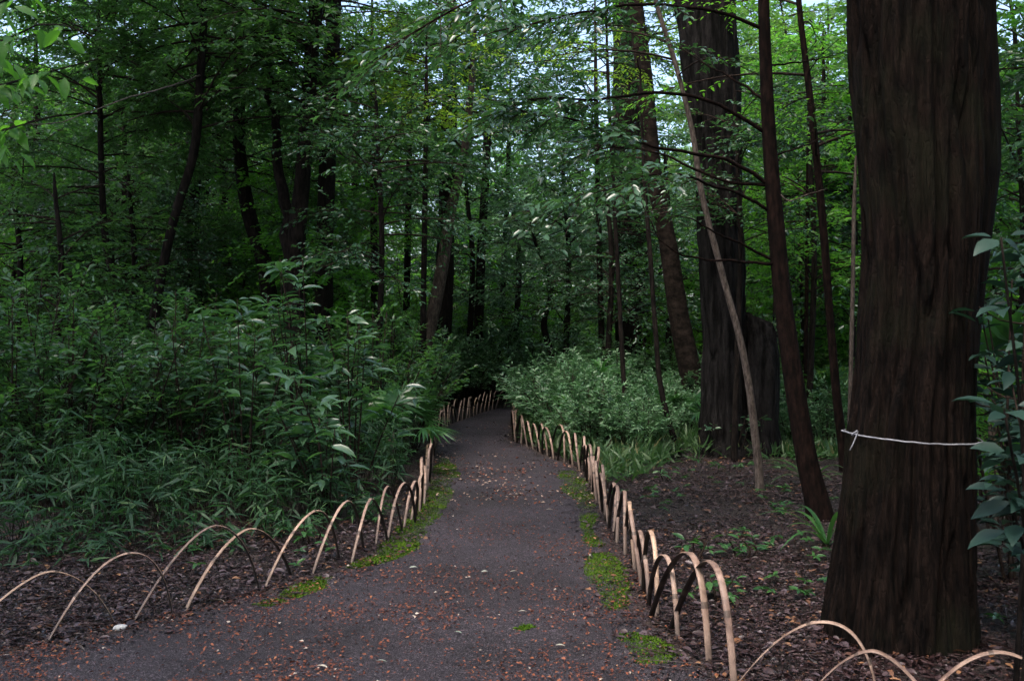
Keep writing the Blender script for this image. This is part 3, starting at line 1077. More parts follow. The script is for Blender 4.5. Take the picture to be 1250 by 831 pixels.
def leaning_tree():
    d = 8.1
    W_ = lambda x, y, dd=d: wp(x, y, dd)
    SP = (14, 11, .08, .44, 'mid')
    SP2 = (34, 12, .085, .44, 'mid')
    br = [
        ([W_(931, 160), W_(894, 137, 8.0), W_(832, 115, 7.8), W_(786, 113, 7.7), W_(740, 121, 7.5), W_(640, 125, 7.3), W_(590, 150, 7.2)], .017, None, SP2, .42),
        ([W_(934, 223), W_(894, 198, 8.0), W_(836, 187, 7.8), W_(786, 175, 7.6), W_(740, 160, 7.4), W_(680, 140, 7.2), W_(625, 135, 7.1)], .017, None, SP2, .5),
        ([W_(934, 226), W_(886, 221, 8.1), W_(844, 206, 8.1), W_(809, 189, 8.2), W_(750, 180, 8.3), W_(690, 196, 8.4)], .014, None, SP2, .5),
        ([W_(938, 257), W_(909, 240, 8.0), W_(867, 227, 7.7), W_(821, 212, 7.3), W_(786, 215, 7.1), W_(740, 232, 7.0), W_(690, 250, 6.9)], .014, None, SP2, .55),
        ([W_(940, 316), W_(905, 298, 8.0), W_(871, 283, 7.8), W_(848, 269, 7.7), W_(820, 262, 7.6)], .013, None, (4, 8, .07, .42, 'mid'), .8),
        ([W_(946, 321), W_(894, 319, 7.9), W_(844, 314, 7.7), W_(817, 304, 7.6), W_(803, 289, 7.6), W_(795, 270, 7.6)], .014, None, (3, 8, .07, .42, 'mid'), .8),
        ([W_(931, 121), W_(894, 96, 8.2), W_(874, 86, 8.3), W_(830, 60, 8.5)], .012, None, (7, 10, .07, .42, 'mid'), .3),
        ([W_(927, 34), W_(887, 17, 8.0), W_(830, 8, 7.8), W_(760, 8, 7.5), W_(690, 20, 7.2), W_(600, 40, 7.0)], .016, None, SP2, .35),
        ([W_(940, 80), W_(960, 78, 8.2), W_(1000, 72, 8.3), W_(1040, 60, 8.5)], .009, None, (5, 9, .07, .42, 'mid'), .4),
        ([W_(946, 190), W_(990, 175, 8.3), W_(1035, 140, 8.7)], .008, None, (5, 9, .07, .42, 'mid'), .3),
        ([W_(950, 235), W_(965, 245, 8.0), W_(985, 238, 8.0), W_(1010, 230, 8.0)], .007, 'grey', None),
        ([W_(922, -20), W_(800, -60, 7.6), W_(650, -30, 7.0), W_(540, 20, 6.6), W_(480, 55, 6.4)], .016, None, (42, 12, .085, .44, 'mid'), .35),
        ([W_(920, -60), W_(760, -70, 8.8), W_(620, 0, 9.4), W_(540, 60, 9.8)], .016, None, (42, 12, .085, .44, 'mid'), .35),
    ]
    make_tree('reddish-barked leaning tree with bare branches reaching left over the path', 'tree', 'leaning_tree',
              [(1002, 646, 30), (985, 560, 26), (967, 450, 24), (955, 360, 22), (946, 260, 20), (938, 150, 17), (932, 0, 14)], d, 'red', 7.5,
              dict(zlo=4.9, zhi=7.4, rad=2.3, nbr=16, ntw=12, nlf=11, L=.075, ratio=.42, kind='far'), 16, 90, .003, .25, br, 31, 'glossy')


leaning_tree()

# slender trees on the right
make_tree('pale grey crooked sapling leaning across in front of the oak', 'tree', 'sapling',
          [(928, 606, 11), (921, 525, 10), (908, 435, 9), (881, 332, 8), (855, 228, 7.5), (846, 165, 7), (825, 80, 6.5), (800, 0, 6)], 9.6, 'grey', 6.0,
          dict(zlo=3.9, zhi=5.9, rad=1.4, nbr=9, ntw=8, nlf=10, L=.07, ratio=.42, kind='mid'), 10, 70, .002, .15, seed=41, leafmat='glossy')
make_tree('slender dark red sapling between the leaning tree and the massive trunk', 'tree', 'sapling',
          [(1031, 582, 12), (1021, 480, 11), (1014, 400, 10), (1005, 280, 10), (990, 130, 9), (975, 0, 7)], 11.0, 'red', 7.0,
          [dict(zlo=3.2, zhi=6.9, rad=2.0, nbr=15, ntw=12, nlf=10, L=.075, ratio=.42, kind='mid')], 10, 70, .002, .15,
          [([wp(1000, 235, 11), wp(970, 240, 10.8), wp(955, 250, 10.6)], .008), ([wp(985, 90, 11), wp(1010, 60, 10.6), wp(1035, 40, 10.4)], .008)], seed=42, leafmat='bright')
make_tree('ringed brown trunk rising behind the right-hand grass bank', 'tree', 'tree',
          [(852, 497, 30), (842, 450, 28), (830, 390, 26), (815, 295, 22), (800, 225, 21), (785, 80, 20), (775, 0, 18)], 16.5, 'ringed', 11,
          dict(zlo=5.5, zhi=10.5, rad=3, nbr=22, ntw=13, nlf=10, L=.10, ratio=.42, kind='far'), 24, 90, .006, .1, seed=43, leafmat='bright', fr=3, fz=7)
make_tree('thin dark stem bending out of the grass left of the oak', 'tree', 'sapling',
          [(829, 559, 8), (818, 520, 7), (808, 480, 7), (800, 400, 6), (793, 300, 6), (788, 240, 5)], 12.7, 'dark', 5.2,
          dict(zlo=3.0, zhi=5.1, rad=1.3, nbr=10, ntw=9, nlf=10, L=.07, ratio=.42, kind='mid'), 8, 50, .001, .1, seed=44, leafmat='glossy')
make_tree('straight pale bare stem just left of the massive trunk', 'tree', 'sapling',
          [(1036, 560, 5.5), (1038, 480, 5.5), (1041, 350, 5.5), (1043, 240, 5), (1045, 190, 3)], 11.2, 'grey', 3.4, None, 7, 40, .001, .1, seed=45)
make_tree('thin red-brown sapling standing behind the leaning tree', 'tree', 'sapling',
          [(985, 560, 6), (984, 450, 6), (985, 330, 5), (986, 230, 5)], 15.0, 'red', 5.5,
          dict(zlo=3, zhi=5.4, rad=1.5, nbr=11, ntw=10, nlf=10, L=.085, ratio=.42, kind='mid'), 7, 40, .001, .1, seed=46, leafmat='bright')
make_tree('wide black trunk in deep shade behind the pale shrubs', 'tree', 'tree',
          [(774, 480, 46), (772, 400, 42), (770, 300, 42), (768, 200, 40), (766, 0, 36)], 22.0, 'dark', 13,
          dict(zlo=7, zhi=12.5, rad=3.4, nbr=18, ntw=14, nlf=10, L=.13, ratio=.42, kind='far'), 20, 60, .012, .2, seed=47)

# trees on the left and in the centre
UN = dict(zlo=4.3, zhi=7.8, rad=2.5, nbr=36, ntw=18, nlf=13, L=.10, ratio=.44, kind='far', elev=(-10, 50), flat=.6)
make_tree('slanting dark tree behind the left thicket with a long bare grey branch', 'tree', 'tree',
          [(186, 400, 13), (198, 330, 12), (214, 262, 12), (236, 190, 12), (244, 100, 11), (250, 0, 9)], 14.0, 'dark', 8.5,
          dict(UN, nbr=55), 10, 60, .003, .2,
          [([wp(245, 92, 14), wp(215, 103, 12.6), wp(170, 116, 11.2), wp(120, 132, 10), wp(60, 152, 9.2), wp(10, 150, 8.8)], .014, 'grey')], seed=51, leafmat='fine')
make_tree('stout dark trunk just right of the slanting tree', 'tree', 'tree',
          [(224, 400, 23), (228, 320, 22), (236, 200, 21), (241, 110, 20), (246, 0, 18)], 19.0, 'dark', 11,
          dict(UN, zhi=10.5, rad=3.2, nbr=60), 14, 60, .006, .2, seed=52, leafmat='fine')
make_tree('tall dark forked trunk above the large-leaved shrubs', 'tree', 'tree',
          [(358, 420, 26), (360, 320, 24), (370, 210, 20), (378, 100, 18), (386, 0, 17)], 15.0, 'dark', 10,
          dict(UN, zhi=9.5, rad=2.8, nbr=60), 14, 60, .006, .2, [([wp(357, 330, 15), wp(348, 260, 15.1), wp(340, 200, 15.2), wp(334, 100, 15.4), wp(332, 0, 15.6)], .11)], seed=53, leafmat='fine')
make_tree('dark upright trunk right of the forked trunk', 'tree', 'tree',
          [(396, 420, 24), (396, 300, 22), (400, 190, 21), (404, 80, 20), (408, 0, 18)], 16.5, 'dark', 10,
          dict(UN, zhi=9.5, rad=2.6, nbr=50), 14, 60, .006, .2, seed=54)
make_tree('bent dark trunk left of the forked trunk', 'tree', 'tree',
          [(334, 420, 22), (322, 320, 20), (306, 270, 19), (295, 210, 17), (292, 100, 14)], 17.0, 'dark', 8,
          dict(UN, nbr=46), 12, 60, .005, .2, seed=55, leafmat='fine')
make_tree('slim dark tree at far left rising from the thicket', 'tree', 'tree',
          [(150, 440, 11), (140, 350, 10), (130, 300, 9), (124, 210, 8), (122, 120, 7)], 14.5, 'dark', 6.5,
          dict(UN, zlo=3.6, zhi=6.3, rad=2, nbr=36), 8, 50, .002, .2,
          [([wp(123, 235, 14.5), wp(90, 228, 14), wp(50, 238, 13.6)], .01), ([wp(124, 250, 14.5), wp(80, 252, 14.2), wp(40, 262, 14)], .01)], seed=56, leafmat='fine')
make_tree('light brown leaning trunk left of the path bend', 'tree', 'tree',
          [(503, 478, 22), (520, 418, 18), (538, 335, 16), (552, 250, 13), (566, 190, 11), (574, 120, 9)], 19.0, 'brown', 8.5,
          dict(UN, zlo=4.6, zhi=8.3, rad=2.3, nbr=28, kind='mid', L=.12), 12, 60, .004, .2, seed=57, leafmat='glossy')
make_tree('thick black trunk beside the light brown leaning trunk', 'tree', 'tree',
          [(538, 490, 26), (540, 400, 24), (544, 300, 22), (548, 150, 20)], 21.5, 'dark', 11,
          dict(UN, zlo=7, zhi=10.5, rad=2.0, nbr=22, L=.12), 14, 60, .006, .2, seed=58)
make_tree('narrow dark trunk standing above the far left hoops', 'tree', 'tree',
          [(579, 490, 14), (584, 400, 12), (588, 300, 11), (594, 190, 10), (596, 60, 9)], 24.0, 'dark', 10,
          dict(UN, zlo=6.5, zhi=9.5, rad=2.0, nbr=20, L=.12), 10, 50, .003, .2, seed=59)
make_tree('small bushy tree with a bent stem beyond the right row of hoops', 'tree', 'small_tree',
          [(676, 440, 9), (664, 395, 8), (672, 360, 7), (668, 330, 6), (655, 300, 5)], 21.5, 'dark', 4.6,
          dict(zlo=2.0, zhi=4.5, rad=1.9, nbr=26, ntw=12, nlf=12, L=.085, ratio=.45, kind='mid'), 8, 50, .002, .1, seed=60, leafmat='pale')
for k, (a, b_, c_, d_, lab) in enumerate([(495, 500, 9, 22, 'slim dark trunk left of the light brown leaning trunk'), (458, 455, 10, 20, 'slim dark trunk between the shrubs and the leaning trunk'),
                                          (610, 622, 7, 26, 'thin dark stem right of the narrow trunk above the hoops'), (735, 728, 8, 20, 'thin stem left of the wide black trunk'),
                                          (278, 272, 12, 22, 'middle-sized dark trunk left of the bent trunk'), (150, 152, 8, 21, 'small dark trunk beside the slim tree at far left'),
                                          (256, 250, 10, 24, 'dim trunk between the stout trunk and bent trunk'), (430, 434, 10, 23, 'dim upright trunk right of the shrub top'),
                                          (1012, 1006, 9, 22, 'thin trunk far behind the slender red sapling'), (52, 45, 12, 21, 'dim trunk at the left edge of the wood')]):
    make_tree(lab, 'tree', 'tree', [(a, 440, c_), ((a + b_) / 2, 300, c_ * .9), (b_, 150, c_ * .75)], d_, 'dark', 8.5,
              dict(UN, zlo=4.4, zhi=8.2, rad=2.2, nbr=26, nlf=12, L=.115), 8, 40, .002, .15, seed=70 + k, leafmat=['fine', 'tree', 'tree', 'glossy'][k % 4] if k < 8 else ['bright', 'fine'][k - 8])


make_tree('yellow-green leaved tree glowing behind the light brown leaning trunk', 'tree', 'tree', [(516, 440, 8), (518, 300, 7), (520, 150, 6)], 15.5, 'dark', 6.4,
          dict(zlo=4.7, zhi=6.2, rad=1.3, nbr=20, ntw=12, nlf=11, L=.08, ratio=.42, kind='mid'), 8, 40, .001, .1, seed=91, leafmat='yellow')
make_tree('lime-leaved young tree in front of the ringed brown trunk', 'tree', 'tree', [(760, 440, 6), (750, 250, 5), (742, 90, 4)], 14.0, 'dark', 6.8,
          dict(zlo=4.9, zhi=6.6, rad=1.1, nbr=14, ntw=10, nlf=11, L=.075, ratio=.42, kind='mid'), 8, 40, .001, .1, seed=92, leafmat='yellow')


YT = dict(zlo=1.7, zhi=4.6, rad=1.7, nbr=30, ntw=14, nlf=11, L=.085, ratio=.44, kind='mid', elev=(0, 45), flat=.5)
for k, (px, d, h, lm_, kw, lab) in enumerate([
        (462, 13.5, 4.9, 'glossy', dict(zlo=2.3, rad=1.5), 'young glossy-leaved tree rising right of the large-leaved shrubs'),
        (572, 22.8, 5.2, 'glossy', dict(zlo=2.3, rad=1.6), 'young glossy-leaved tree beside the narrow trunk above the far hoops'),
        (628, 24.5, 5.2, 'pale', dict(rad=2.2, L=.1), 'pale-leaved young tree straight beyond the end of the path'),
        (690, 21.5, 5.4, 'pale', dict(rad=2.2, L=.1), 'pale-leaved young tree behind the pale shrubs, left of the wide black trunk'),
        (742, 18.5, 4.6, 'glossy', dict(rad=1.5), 'young glossy-leaved tree between the wide black trunk and the lime-leaved tree'),
        (815, 19.5, 5.2, 'glossy', dict(rad=1.7), 'young glossy-leaved tree seen left of the oak trunk'),
        (70, 12.5, 3.6, 'fine', dict(zlo=1.3, zhi=3.4, rad=1.6, flat=.3), 'low fine-leaved tree above the far left thicket'),
        (160, 17.0, 4.4, 'glossy', dict(zlo=1.4, zhi=4.2, rad=1.8), 'young glossy-leaved tree beside the slim tree at far left'),
        (20, 16.0, 4.0, 'tree', dict(zlo=1.4, zhi=3.8, rad=1.8), 'young bushy tree at the very left edge'),
        (275, 20.5, 4.4, 'bright', dict(zlo=1.6, zhi=4.2, rad=1.8), 'young light green tree seen between the bent and stout trunks'),
        (420, 21.0, 4.8, 'bright', dict(zlo=1.6, zhi=4.5, rad=1.8), 'young light green tree right of the dark upright trunk'),
        (945, 16.5, 5.4, 'glossy', dict(rad=1.6), 'young glossy-leaved tree showing between oak and leaning tree'),
        (990, 14.5, 4.8, 'bright', dict(rad=1.5), 'young bright-leaved tree behind the thin red-brown sapling'),
        (1040, 16.0, 5.5, 'glossy', dict(rad=1.9), 'young glossy-leaved tree just left of the massive trunk, far back'),
        (900, 12.3, 4.7, 'glossy', dict(zlo=2.5, rad=1.0, nbr=16, L=.075), 'slim glossy-leaved sapling whose sprays veil the oak trunk'),
        (1245, 11.0, 4.4, 'glossy', dict(rad=1.5, zhi=4.2), 'young glossy-leaved tree at the right edge beyond the massive trunk')]):
    make_tree(lab, 'tree', 'young_tree', [(px, 440, 8), (px + 4, 300, 7), (px - 3, 415.5 - (h - 1.7) / d * F, 5)], d, 'dark', h,
              dict(YT, **dict(dict(zhi=h - .1), **kw)), 7, 40, .001, .1, seed=110 + k, leafmat=lm_)


# branch with bright leaves hanging in from the left, close to the camera
def near_branch_tree():
    base = np.array([-3.7, 5.2, 0.0])
    root = thing('young_tree', 'young tree off the left edge whose bright green leaves hang into the top left corner', 'tree', tuple(base))
    pts = np.array([[-3.7, 5.2, -.1], [-3.65, 5.15, 1.2], [-3.6, 5.1, 2.4], [-3.5, 5.0, 3.6]])
    obj('trunk', trunk_mesh('trunk', pts, np.array([.05, .045, .04, .02]), 10, 40, B['dark'], .002, 9, 1, base, .2, 2), root)
    rg = np.random.default_rng(77)
    leaf_me = []
    for k in range(5):
        mb = MB()
        T, tri = LEAF_T['near']
        leaves(mb, [[0, 0, 0]], [[1, 0, 0]], UP, 1, .44, 'near', np.array([.2 + .15 * k]))
        leaf_me.append(mb.mesh('leaf', G['bright']))
    for bp in ([(-3.6, 5.1, 2.5), wp(-60, 118, 3.9), wp(0, 105, 3.4), wp(60, 88, 3.1), wp(120, 72, 2.95)],
               [(-3.6, 5.1, 2.3), wp(-60, 175, 3.9), wp(-5, 165, 3.3), wp(28, 152, 3.0), wp(75, 140, 2.9)],
               [(-3.5, 5.0, 3.0), wp(-60, 20, 3.8), wp(-5, 5, 3.3), wp(40, -8, 3.1), wp(70, 5, 3.0)],
               [(-3.55, 5.05, 2.7), wp(-40, 70, 3.6), wp(15, 45, 3.2), wp(65, 28, 3.0), wp(115, 45, 2.9)]):
        P = smooth_path(np.array([np.asarray(q, float) for q in bp]), 22)
        mb = MB()
        tube(mb, P, np.linspace(.014, .002, 22), 6)
        br_o = obj('branch', mb.mesh('branch', B['dark'], origin=base), root)
        for _ in range(46):
            t = 6 + rg.random() * 14
            k = int(t)
            p = P[min(k, 20)] * (1 - (t - k)) + P[min(k + 1, 21)] * (t - k)
            dr = norm(P[min(k + 1, 21)] - P[k - 1])
            sd = norm(np.cross(dr, UP)) * (1 if rg.random() < .5 else -1)
            tw = norm(dr * .7 + sd * rg.uniform(.2, .9) + UP * rg.normal(-.35, .25))
            st_l = rg.uniform(.02, .07)
            tube_mb = MB()
            for q in range(rg.integers(1, 4)):
                ld = norm(tw + rg.normal(0, .35, 3) - UP * .35)
                nn = norm(UP + rg.normal(0, .45, 3))
                s_ = norm(np.cross(nn, ld))
                n2 = np.cross(ld, s_)
                L = rg.uniform(.045, .085)
                o = obj('leaf', leaf_me[rg.integers(0, 5)], br_o)
                M = Matrix([[*(v)] for v in np.stack([ld * L, s_ * L, n2 * L], 1)]).to_4x4()
                M.translation = Vector(p + tw * st_l * (q + .3) - base)
                o.matrix_local = M


near_branch_tree()


# ------------------------------------------------------------------ background trees: a few built once, then copied
def proto_tree(name, h, zlo, rad, nbr, ntw, nlf, L, ratio, kind, bark, leafm, seed, r0, lean=.3, **kw):
    rg = np.random.default_rng(seed)
    w1, w2, w3 = rg.normal(0, .035 * h, (3, 2)) * (.5 if h > 10 else 1)
    pts = np.array([[0, 0, -.15], [0, 0, 0], [lean * .2 + w1[0], w1[1], h * .2], [lean * .4 + w2[0], w2[1], h * .42], [lean * .7 + w3[0], w3[1], h * .7], [lean, 0, h]])
    rad_ = np.array([r0 * 1.1, r0, r0 * .88, r0 * .75, r0 * .5, r0 * .12])
    root = thing(name, 'x', 'tree', (0, 0, 0))
    obj('trunk', trunk_mesh('trunk', pts, rad_, 9, 36, B[bark], .003, 8, 1.2, None, .25, seed), root)
    lm, wm = crown_leaves(pts[1:], zlo, h * .98, rad, nbr, ntw, nlf, L, ratio, kind, rg, **kw)
    obj('limbs', wm.mesh('limbs', B['twig']), root, 'stuff')
    obj('crown', lm.mesh('crown', G[leafm]), root, 'stuff')
    return root


def forest():
    under = [proto_tree('understory_tree', 7.5, 1.7, 2.6, 38, 16, 13, .125, .42, 'far', 'dark', lm_, 200 + k, .075, .5, elev=(0, 50), flat=.6)
             for k, lm_ in enumerate(['tree', 'fine', 'glossy', 'fine'])]
    lite = [proto_tree('understory_tree', 8.5, 1.6, 2.9, 36, 15, 13, .135, .42, 'far', 'dark', lm_, 220 + k, .08, -.4, elev=(-5, 60), flat=.7)
            for k, lm_ in enumerate(['fern', 'bright', 'fern'])]
    tall = [proto_tree('tall_tree', 15, 6.0, 4.4, 62, 20, 12, .20, .45, 'far', 'dark', lm_, 240 + k, .2, .6, elev=(0, 50), flat=.6)
            for k, lm_ in enumerate(['tree', 'fine', 'fern'])]
    used = set()
    rg = random.Random(9)

    def put(src, x, y, sc, lab, grp):
        loc = (x, y, float(gz(x, y)) if y < 26 and abs(x) < 12 else 0)
        rz = rg.uniform(0, 2 * PI)
        if src.name not in used:
            used.add(src.name)
            src.location = loc
            src.rotation_euler = (0, 0, rz)
            src.scale = (sc, sc, sc)
            src['label'], src['group'] = lab, grp
        else:
            copy_tree(src, loc, rz, sc, lab, grp)

    taken = []

    def gap(x, y):
        px = 625 + F * x / y
        return (y > 24 and (px < 115 or 150 < px < 215)) or (y > 22 and (925 < px < 1045 or px > 1205))

    def scatter(n, xr, yr, md, ok=lambda x, y: True):
        out = []
        t = 0
        while len(out) < n and t < n * 60:
            t += 1
            y = rg.uniform(*yr)
            x = rg.uniform(xr[0] * y, xr[1] * y) if xr[0] != xr[1] else 0
            if bool(in_path(x, y)) or not ok(x, y) or (gap(x, y) and rg.random() < .55):
                continue
            if any((x - a) ** 2 + (y - b) ** 2 < md * md for a, b in taken):
                continue
            taken.append((x, y))
            out.append((x, y))
        return sorted(out, key=lambda p: p[0] / p[1])

    # near-middle understory, in view
    S1 = scatter(44, (-.62, .12), (22, 40), 2.0, lambda x, y: not (-6 < x < 8 and y < 35))
    for k, (x, y) in enumerate(S1):
        put((under + lite[:2])[rg.randrange(6)], x, y, rg.uniform(.95, 1.4), f'slim evergreen in the dark wood left and centre, {ordw(k + 1)} from the left edge', 'slim evergreens in the dark wood')
    S2 = scatter(26, (.12, .62), (17, 36), 2.0, lambda x, y: not (x < 6 and y < 33))
    for k, (x, y) in enumerate(S2):
        put((lite + under[:1] + under[2:3])[rg.randrange(5)], x, y, rg.uniform(.8, 1.15), f'light green tree in the wood right of the path, {ordw(k + 1)} counted from the bend', 'light green trees on the right')
    for k, (px, d, sc, lab) in enumerate([(962, 27, 1.35, 'tall light green tree filling the gap between leaning tree and slender red sapling'), (1012, 33, 1.5, 'tall light green tree in the gap left of the massive trunk, far back'),
                                          (935, 36, 1.6, 'tall light green tree far behind the leaning tree top'), (985, 24, 1.1, 'light green tree just behind the slender red sapling'), (1238, 22, 1.3, 'light green tree right of the massive trunk near the picture edge'), (880, 34, 1.5, 'tall light green tree far behind the oak')]):
        put(lite[k % 3], (px - 625) / F * d, d, sc, lab, 'light green trees on the right')
    S3 = scatter(36, (-.62, .62), (36, 62), 2.4)
    for k, (x, y) in enumerate(S3):
        put(lite[rg.randrange(3)], x, y, rg.uniform(.9, 1.3), 'small hazy green tree far back among the trunks', 'far back green trees')
    # young trees filling the middle of the wood
    young = [proto_tree('young_tree', 4.6, .7, 1.8, 34, 14, 12, .105, .44, 'mid', 'dark', lm_, 260 + k, .045, .3, elev=(0, 50), flat=.6)
             for k, lm_ in enumerate(['glossy', 'tree', 'pale', 'bright'])]
    S5 = scatter(18, (-.2, .2), (26, 42), 1.8)
    for k, (x, y) in enumerate(S5):
        put(young[rg.choice((0, 1, 2, 2, 3))], x, y, rg.uniform(.8, 1.35), f'young leafy tree in the wood beyond the path bend, {ordw(k + 1)} from the left', 'young leafy trees beyond the bend')
    S6 = scatter(20, (-.55, -.18), (17, 30), 1.5)
    for k, (x, y) in enumerate(S6):
        put(young[rg.choice((0, 1, 1, 3))], x, y, rg.uniform(.75, 1.15), f'young leafy tree behind the left thicket, {ordw(k + 1)} from the left', 'young leafy trees behind the left thicket')
    S7 = scatter(18, (.2, .6), (17, 30), 1.5)
    for k, (x, y) in enumerate(S7):
        put(young[rg.choice((0, 1, 2, 3))], x, y, rg.uniform(.8, 1.3), f'young leafy tree behind the right-hand trunks, {ordw(k + 1)} from the left', 'young leafy trees behind the right-hand trunks')
    # tall canopy
    S4 = scatter(13, (-.75, .75), (15, 50), 4.2, lambda x, y: not (-5 < x < 9 and y < 33))
    for k, (x, y) in enumerate(S4):
        put(tall[rg.randrange(3) if x > 4 else rg.randrange(2)], x, y, rg.uniform(.85, 1.15), f'tall canopy tree with a straight trunk, {ordw(k + 1)} from the left of the tall trees', 'tall canopy trees')
    # canopy trees beside and behind the camera that shade the foreground
    for k, (x, y) in enumerate([(-7.5, 9), (-8, 3), (-11, 6), (8.0, 9), (7.2, 4.5), (10.5, 6.5), (6.5, -1.5), (-7, -3), (9, -6), (-3, -9), (3, -10), (12, 1), (-12, -2), (7.5, 13), (-9, 13.5)]):
        put(tall[k % 3], x, y, 1, 'tall canopy tree beside the path outside the picture', 'canopy trees outside the picture')
    for k, (x, y) in enumerate([(4.6, 3.2), (5.6, 5.6), (4.2, .2), (5.5, -2.5), (-5, -1.5), (-6.2, 1.2), (-4.5, -5), (4.2, -6), (7.2, 1.5), (-8, -6), (6, 8.2), (0, -14), (-3, -13), (3.5, -13), (7, -9)]):
        put(under[k % 4], x, y, .9, 'understory tree beside the path outside the picture', 'understory trees outside the picture')
    return


forest()


# ------------------------------------------------------------------ shrubs
LEAF_OBJ = {}


def leaf_variants(key, ratio):
    if (key, ratio) not in LEAF_OBJ:
        out = []
        for k in range(5):
            mb = MB()
            leaves(mb, [[0, 0, 0]], [[1, 0, 0]], UP, 1, ratio * (.85 + .08 * k), 'near', np.array([.1 + .2 * k]))
            out.append(mb.mesh('leaf', G[key]))
        LEAF_OBJ[(key, ratio)] = out
    return LEAF_OBJ[(key, ratio)]


def put_leaf(root, mes, p, ld, nn, L, rg):
    ld = norm(ld)
    s_ = norm(np.cross(nn, ld))
    n2 = np.cross(ld, s_)
    o = obj('leaf', mes[rg.integers(0, len(mes))], root)
    M = Matrix(np.stack([ld * L, s_ * L, n2 * L], 1).tolist()).to_4x4()
    M.translation = Vector(p)
    o.matrix_local = M
    return o


def whorl_shrub(label, group, x, y, h, rad, nst, leafm, L, ratio, seed, maxobj=220, name='broadleaf_shrub', whorls=4, per=8):
    """upright stems with whorls of large glossy leaves near the tips; each leaf its own part"""
    rg = np.random.default_rng(seed)
    base = (x, y, float(gz(x, y)))
    root = thing(name, label, 'shrub', base, group)
    mes = leaf_variants(leafm, ratio)
    rest = MB()
    n = 0
    for s in range(nst):
        a = rg.uniform(0, 2 * PI)
        r = rad * math.sqrt(rg.random())
        hh = h * rg.uniform(.6, 1.0)
        tip = np.array([math.cos(a) * r, math.sin(a) * r, hh])
        P = smooth_path(np.array([[math.cos(a) * r * .15, math.sin(a) * r * .15, -.05], tip * [.5, .5, .5] + rg.normal(0, .04, 3), tip]), 12)
        mb = MB()
        tube(mb, P, np.linspace(.011, .004, 12), 6)
        stem_o = obj('stem', mb.mesh('stem', B['twig']), root)
        for wv in range(whorls):
            t = 1 - wv * rg.uniform(.09, .15)
            p = P[int(np.clip(t * 11, 0, 11))]
            if wv:
                q = rg.uniform(0, 2 * PI)
                off = np.array([math.cos(q), math.sin(q), .35]) * rg.uniform(.08, .25)
                mb = MB()
                tube(mb, smooth_path(np.array([p, p + off * [.6, .6, .3], p + off]), 5), np.linspace(.005, .003, 5), 5)
                rest_o = mb
                obj('twig', rest_o.mesh('twig', B['twig']), stem_o)
                p = p + off
            k = per + rg.integers(-2, 3)
            for i in range(k):
                q = i * 2.4 + rg.uniform(-.3, .3)
                el = rg.uniform(-.35, .5)
                ld = np.array([math.cos(q) * math.cos(el), math.sin(q) * math.cos(el), math.sin(el)])
                nn = norm(UP + .55 * -ld * math.sin(el) + rg.normal(0, .3, 3))
                LL = L * rg.uniform(.4, 1.2)
                pp = p - UP * rg.uniform(0, .08) + ld * .015
                if n < maxobj:
                    put_leaf(stem_o, mes, pp, ld, nn, LL, rg)
                    n += 1
                else:
                    leaves(rest, [pp], [ld], nn, LL, LL * ratio, 'near')
    if rest.n:
        obj('leaves', rest.mesh('leaves', G[leafm]), root, 'stuff')
    return root


# large-leaved shrubs of the left thicket (photo: light glossy whorls around 370,340)
for k, (px, d, h, rad, nst, lab) in enumerate([
        (375, 9.6, 2.35, .55, 9, 'tallest large-leaved glossy shrub in front of the forked trunk'),
        (300, 8.8, 1.85, .55, 8, 'large-leaved shrub left of the tallest glossy shrub'),
        (430, 9.4, 1.75, .5, 7, 'large-leaved shrub right of the tallest glossy shrub'),
        (225, 9.2, 1.95, .6, 8, 'large-leaved shrub in front of the slanting dark tree'),
        (400, 8.3, 1.25, .45, 7, 'low large-leaved shrub just behind the left hoops'),
        (70, 9.6, 1.5, .5, 6, 'large-leaved bluish shrub near the left edge, standing in fine-leaved shrubs'),
        (345, 10.8, 2.1, .5, 7, 'large-leaved shrub directly behind the tallest glossy shrub')]):
    whorl_shrub(lab, 'large-leaved shrubs of the left thicket', (px - 625) / F * d, d, h, rad, nst, 'glossy', .205, .31, 300 + k, 240, per=7)

# dark large leaves beside the massive trunk at the right edge
for k, (px, py, d, L, lab, nl) in enumerate([
        (1222, 292, 3.6, .12, 'shaded big-leaved sprig high at the right edge beside the trunk', 14), (1226, 500, 3.4, .14, 'shaded big-leaved sprig at mid height on the right edge', 16),
        (1232, 600, 3.5, .13, 'shaded big-leaved sprig low on the right edge', 13)]):
    rg = np.random.default_rng(330 + k)
    tip = wp(px, py, d)
    bx, by = tip[0] + .12, tip[1] + .15
    root = thing('big_leaved_plant', lab, 'plant', (bx, by, float(gz(bx, by))), 'big-leaved plants at the right edge')
    base = np.array([bx, by, 0])
    P = smooth_path(np.array([[0, 0, 0], [.05, .02, (tip[2]) * .55], tip - base]), 16)
    mb = MB()
    tube(mb, P, np.linspace(.012, .004, 16), 6)
    obj('stem', mb.mesh('stem', B['dark']), root)
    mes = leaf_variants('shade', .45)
    for i in range(nl):
        q = i * 2.4 + rg.uniform(-.3, .3)
        p = P[-1 - (i // 5) * 2] + rg.normal(0, .012, 3)
        el = rg.uniform(-.55, .25)
        ld = np.array([math.cos(q) * math.cos(el), math.sin(q) * math.cos(el) - .25, math.sin(el)])
        put_leaf(root, mes, p + norm(ld) * .03, ld, norm(UP + rg.normal(0, .3, 3) - np.array([0, .5, 0])), L * rg.uniform(.75, 1.15), rg)


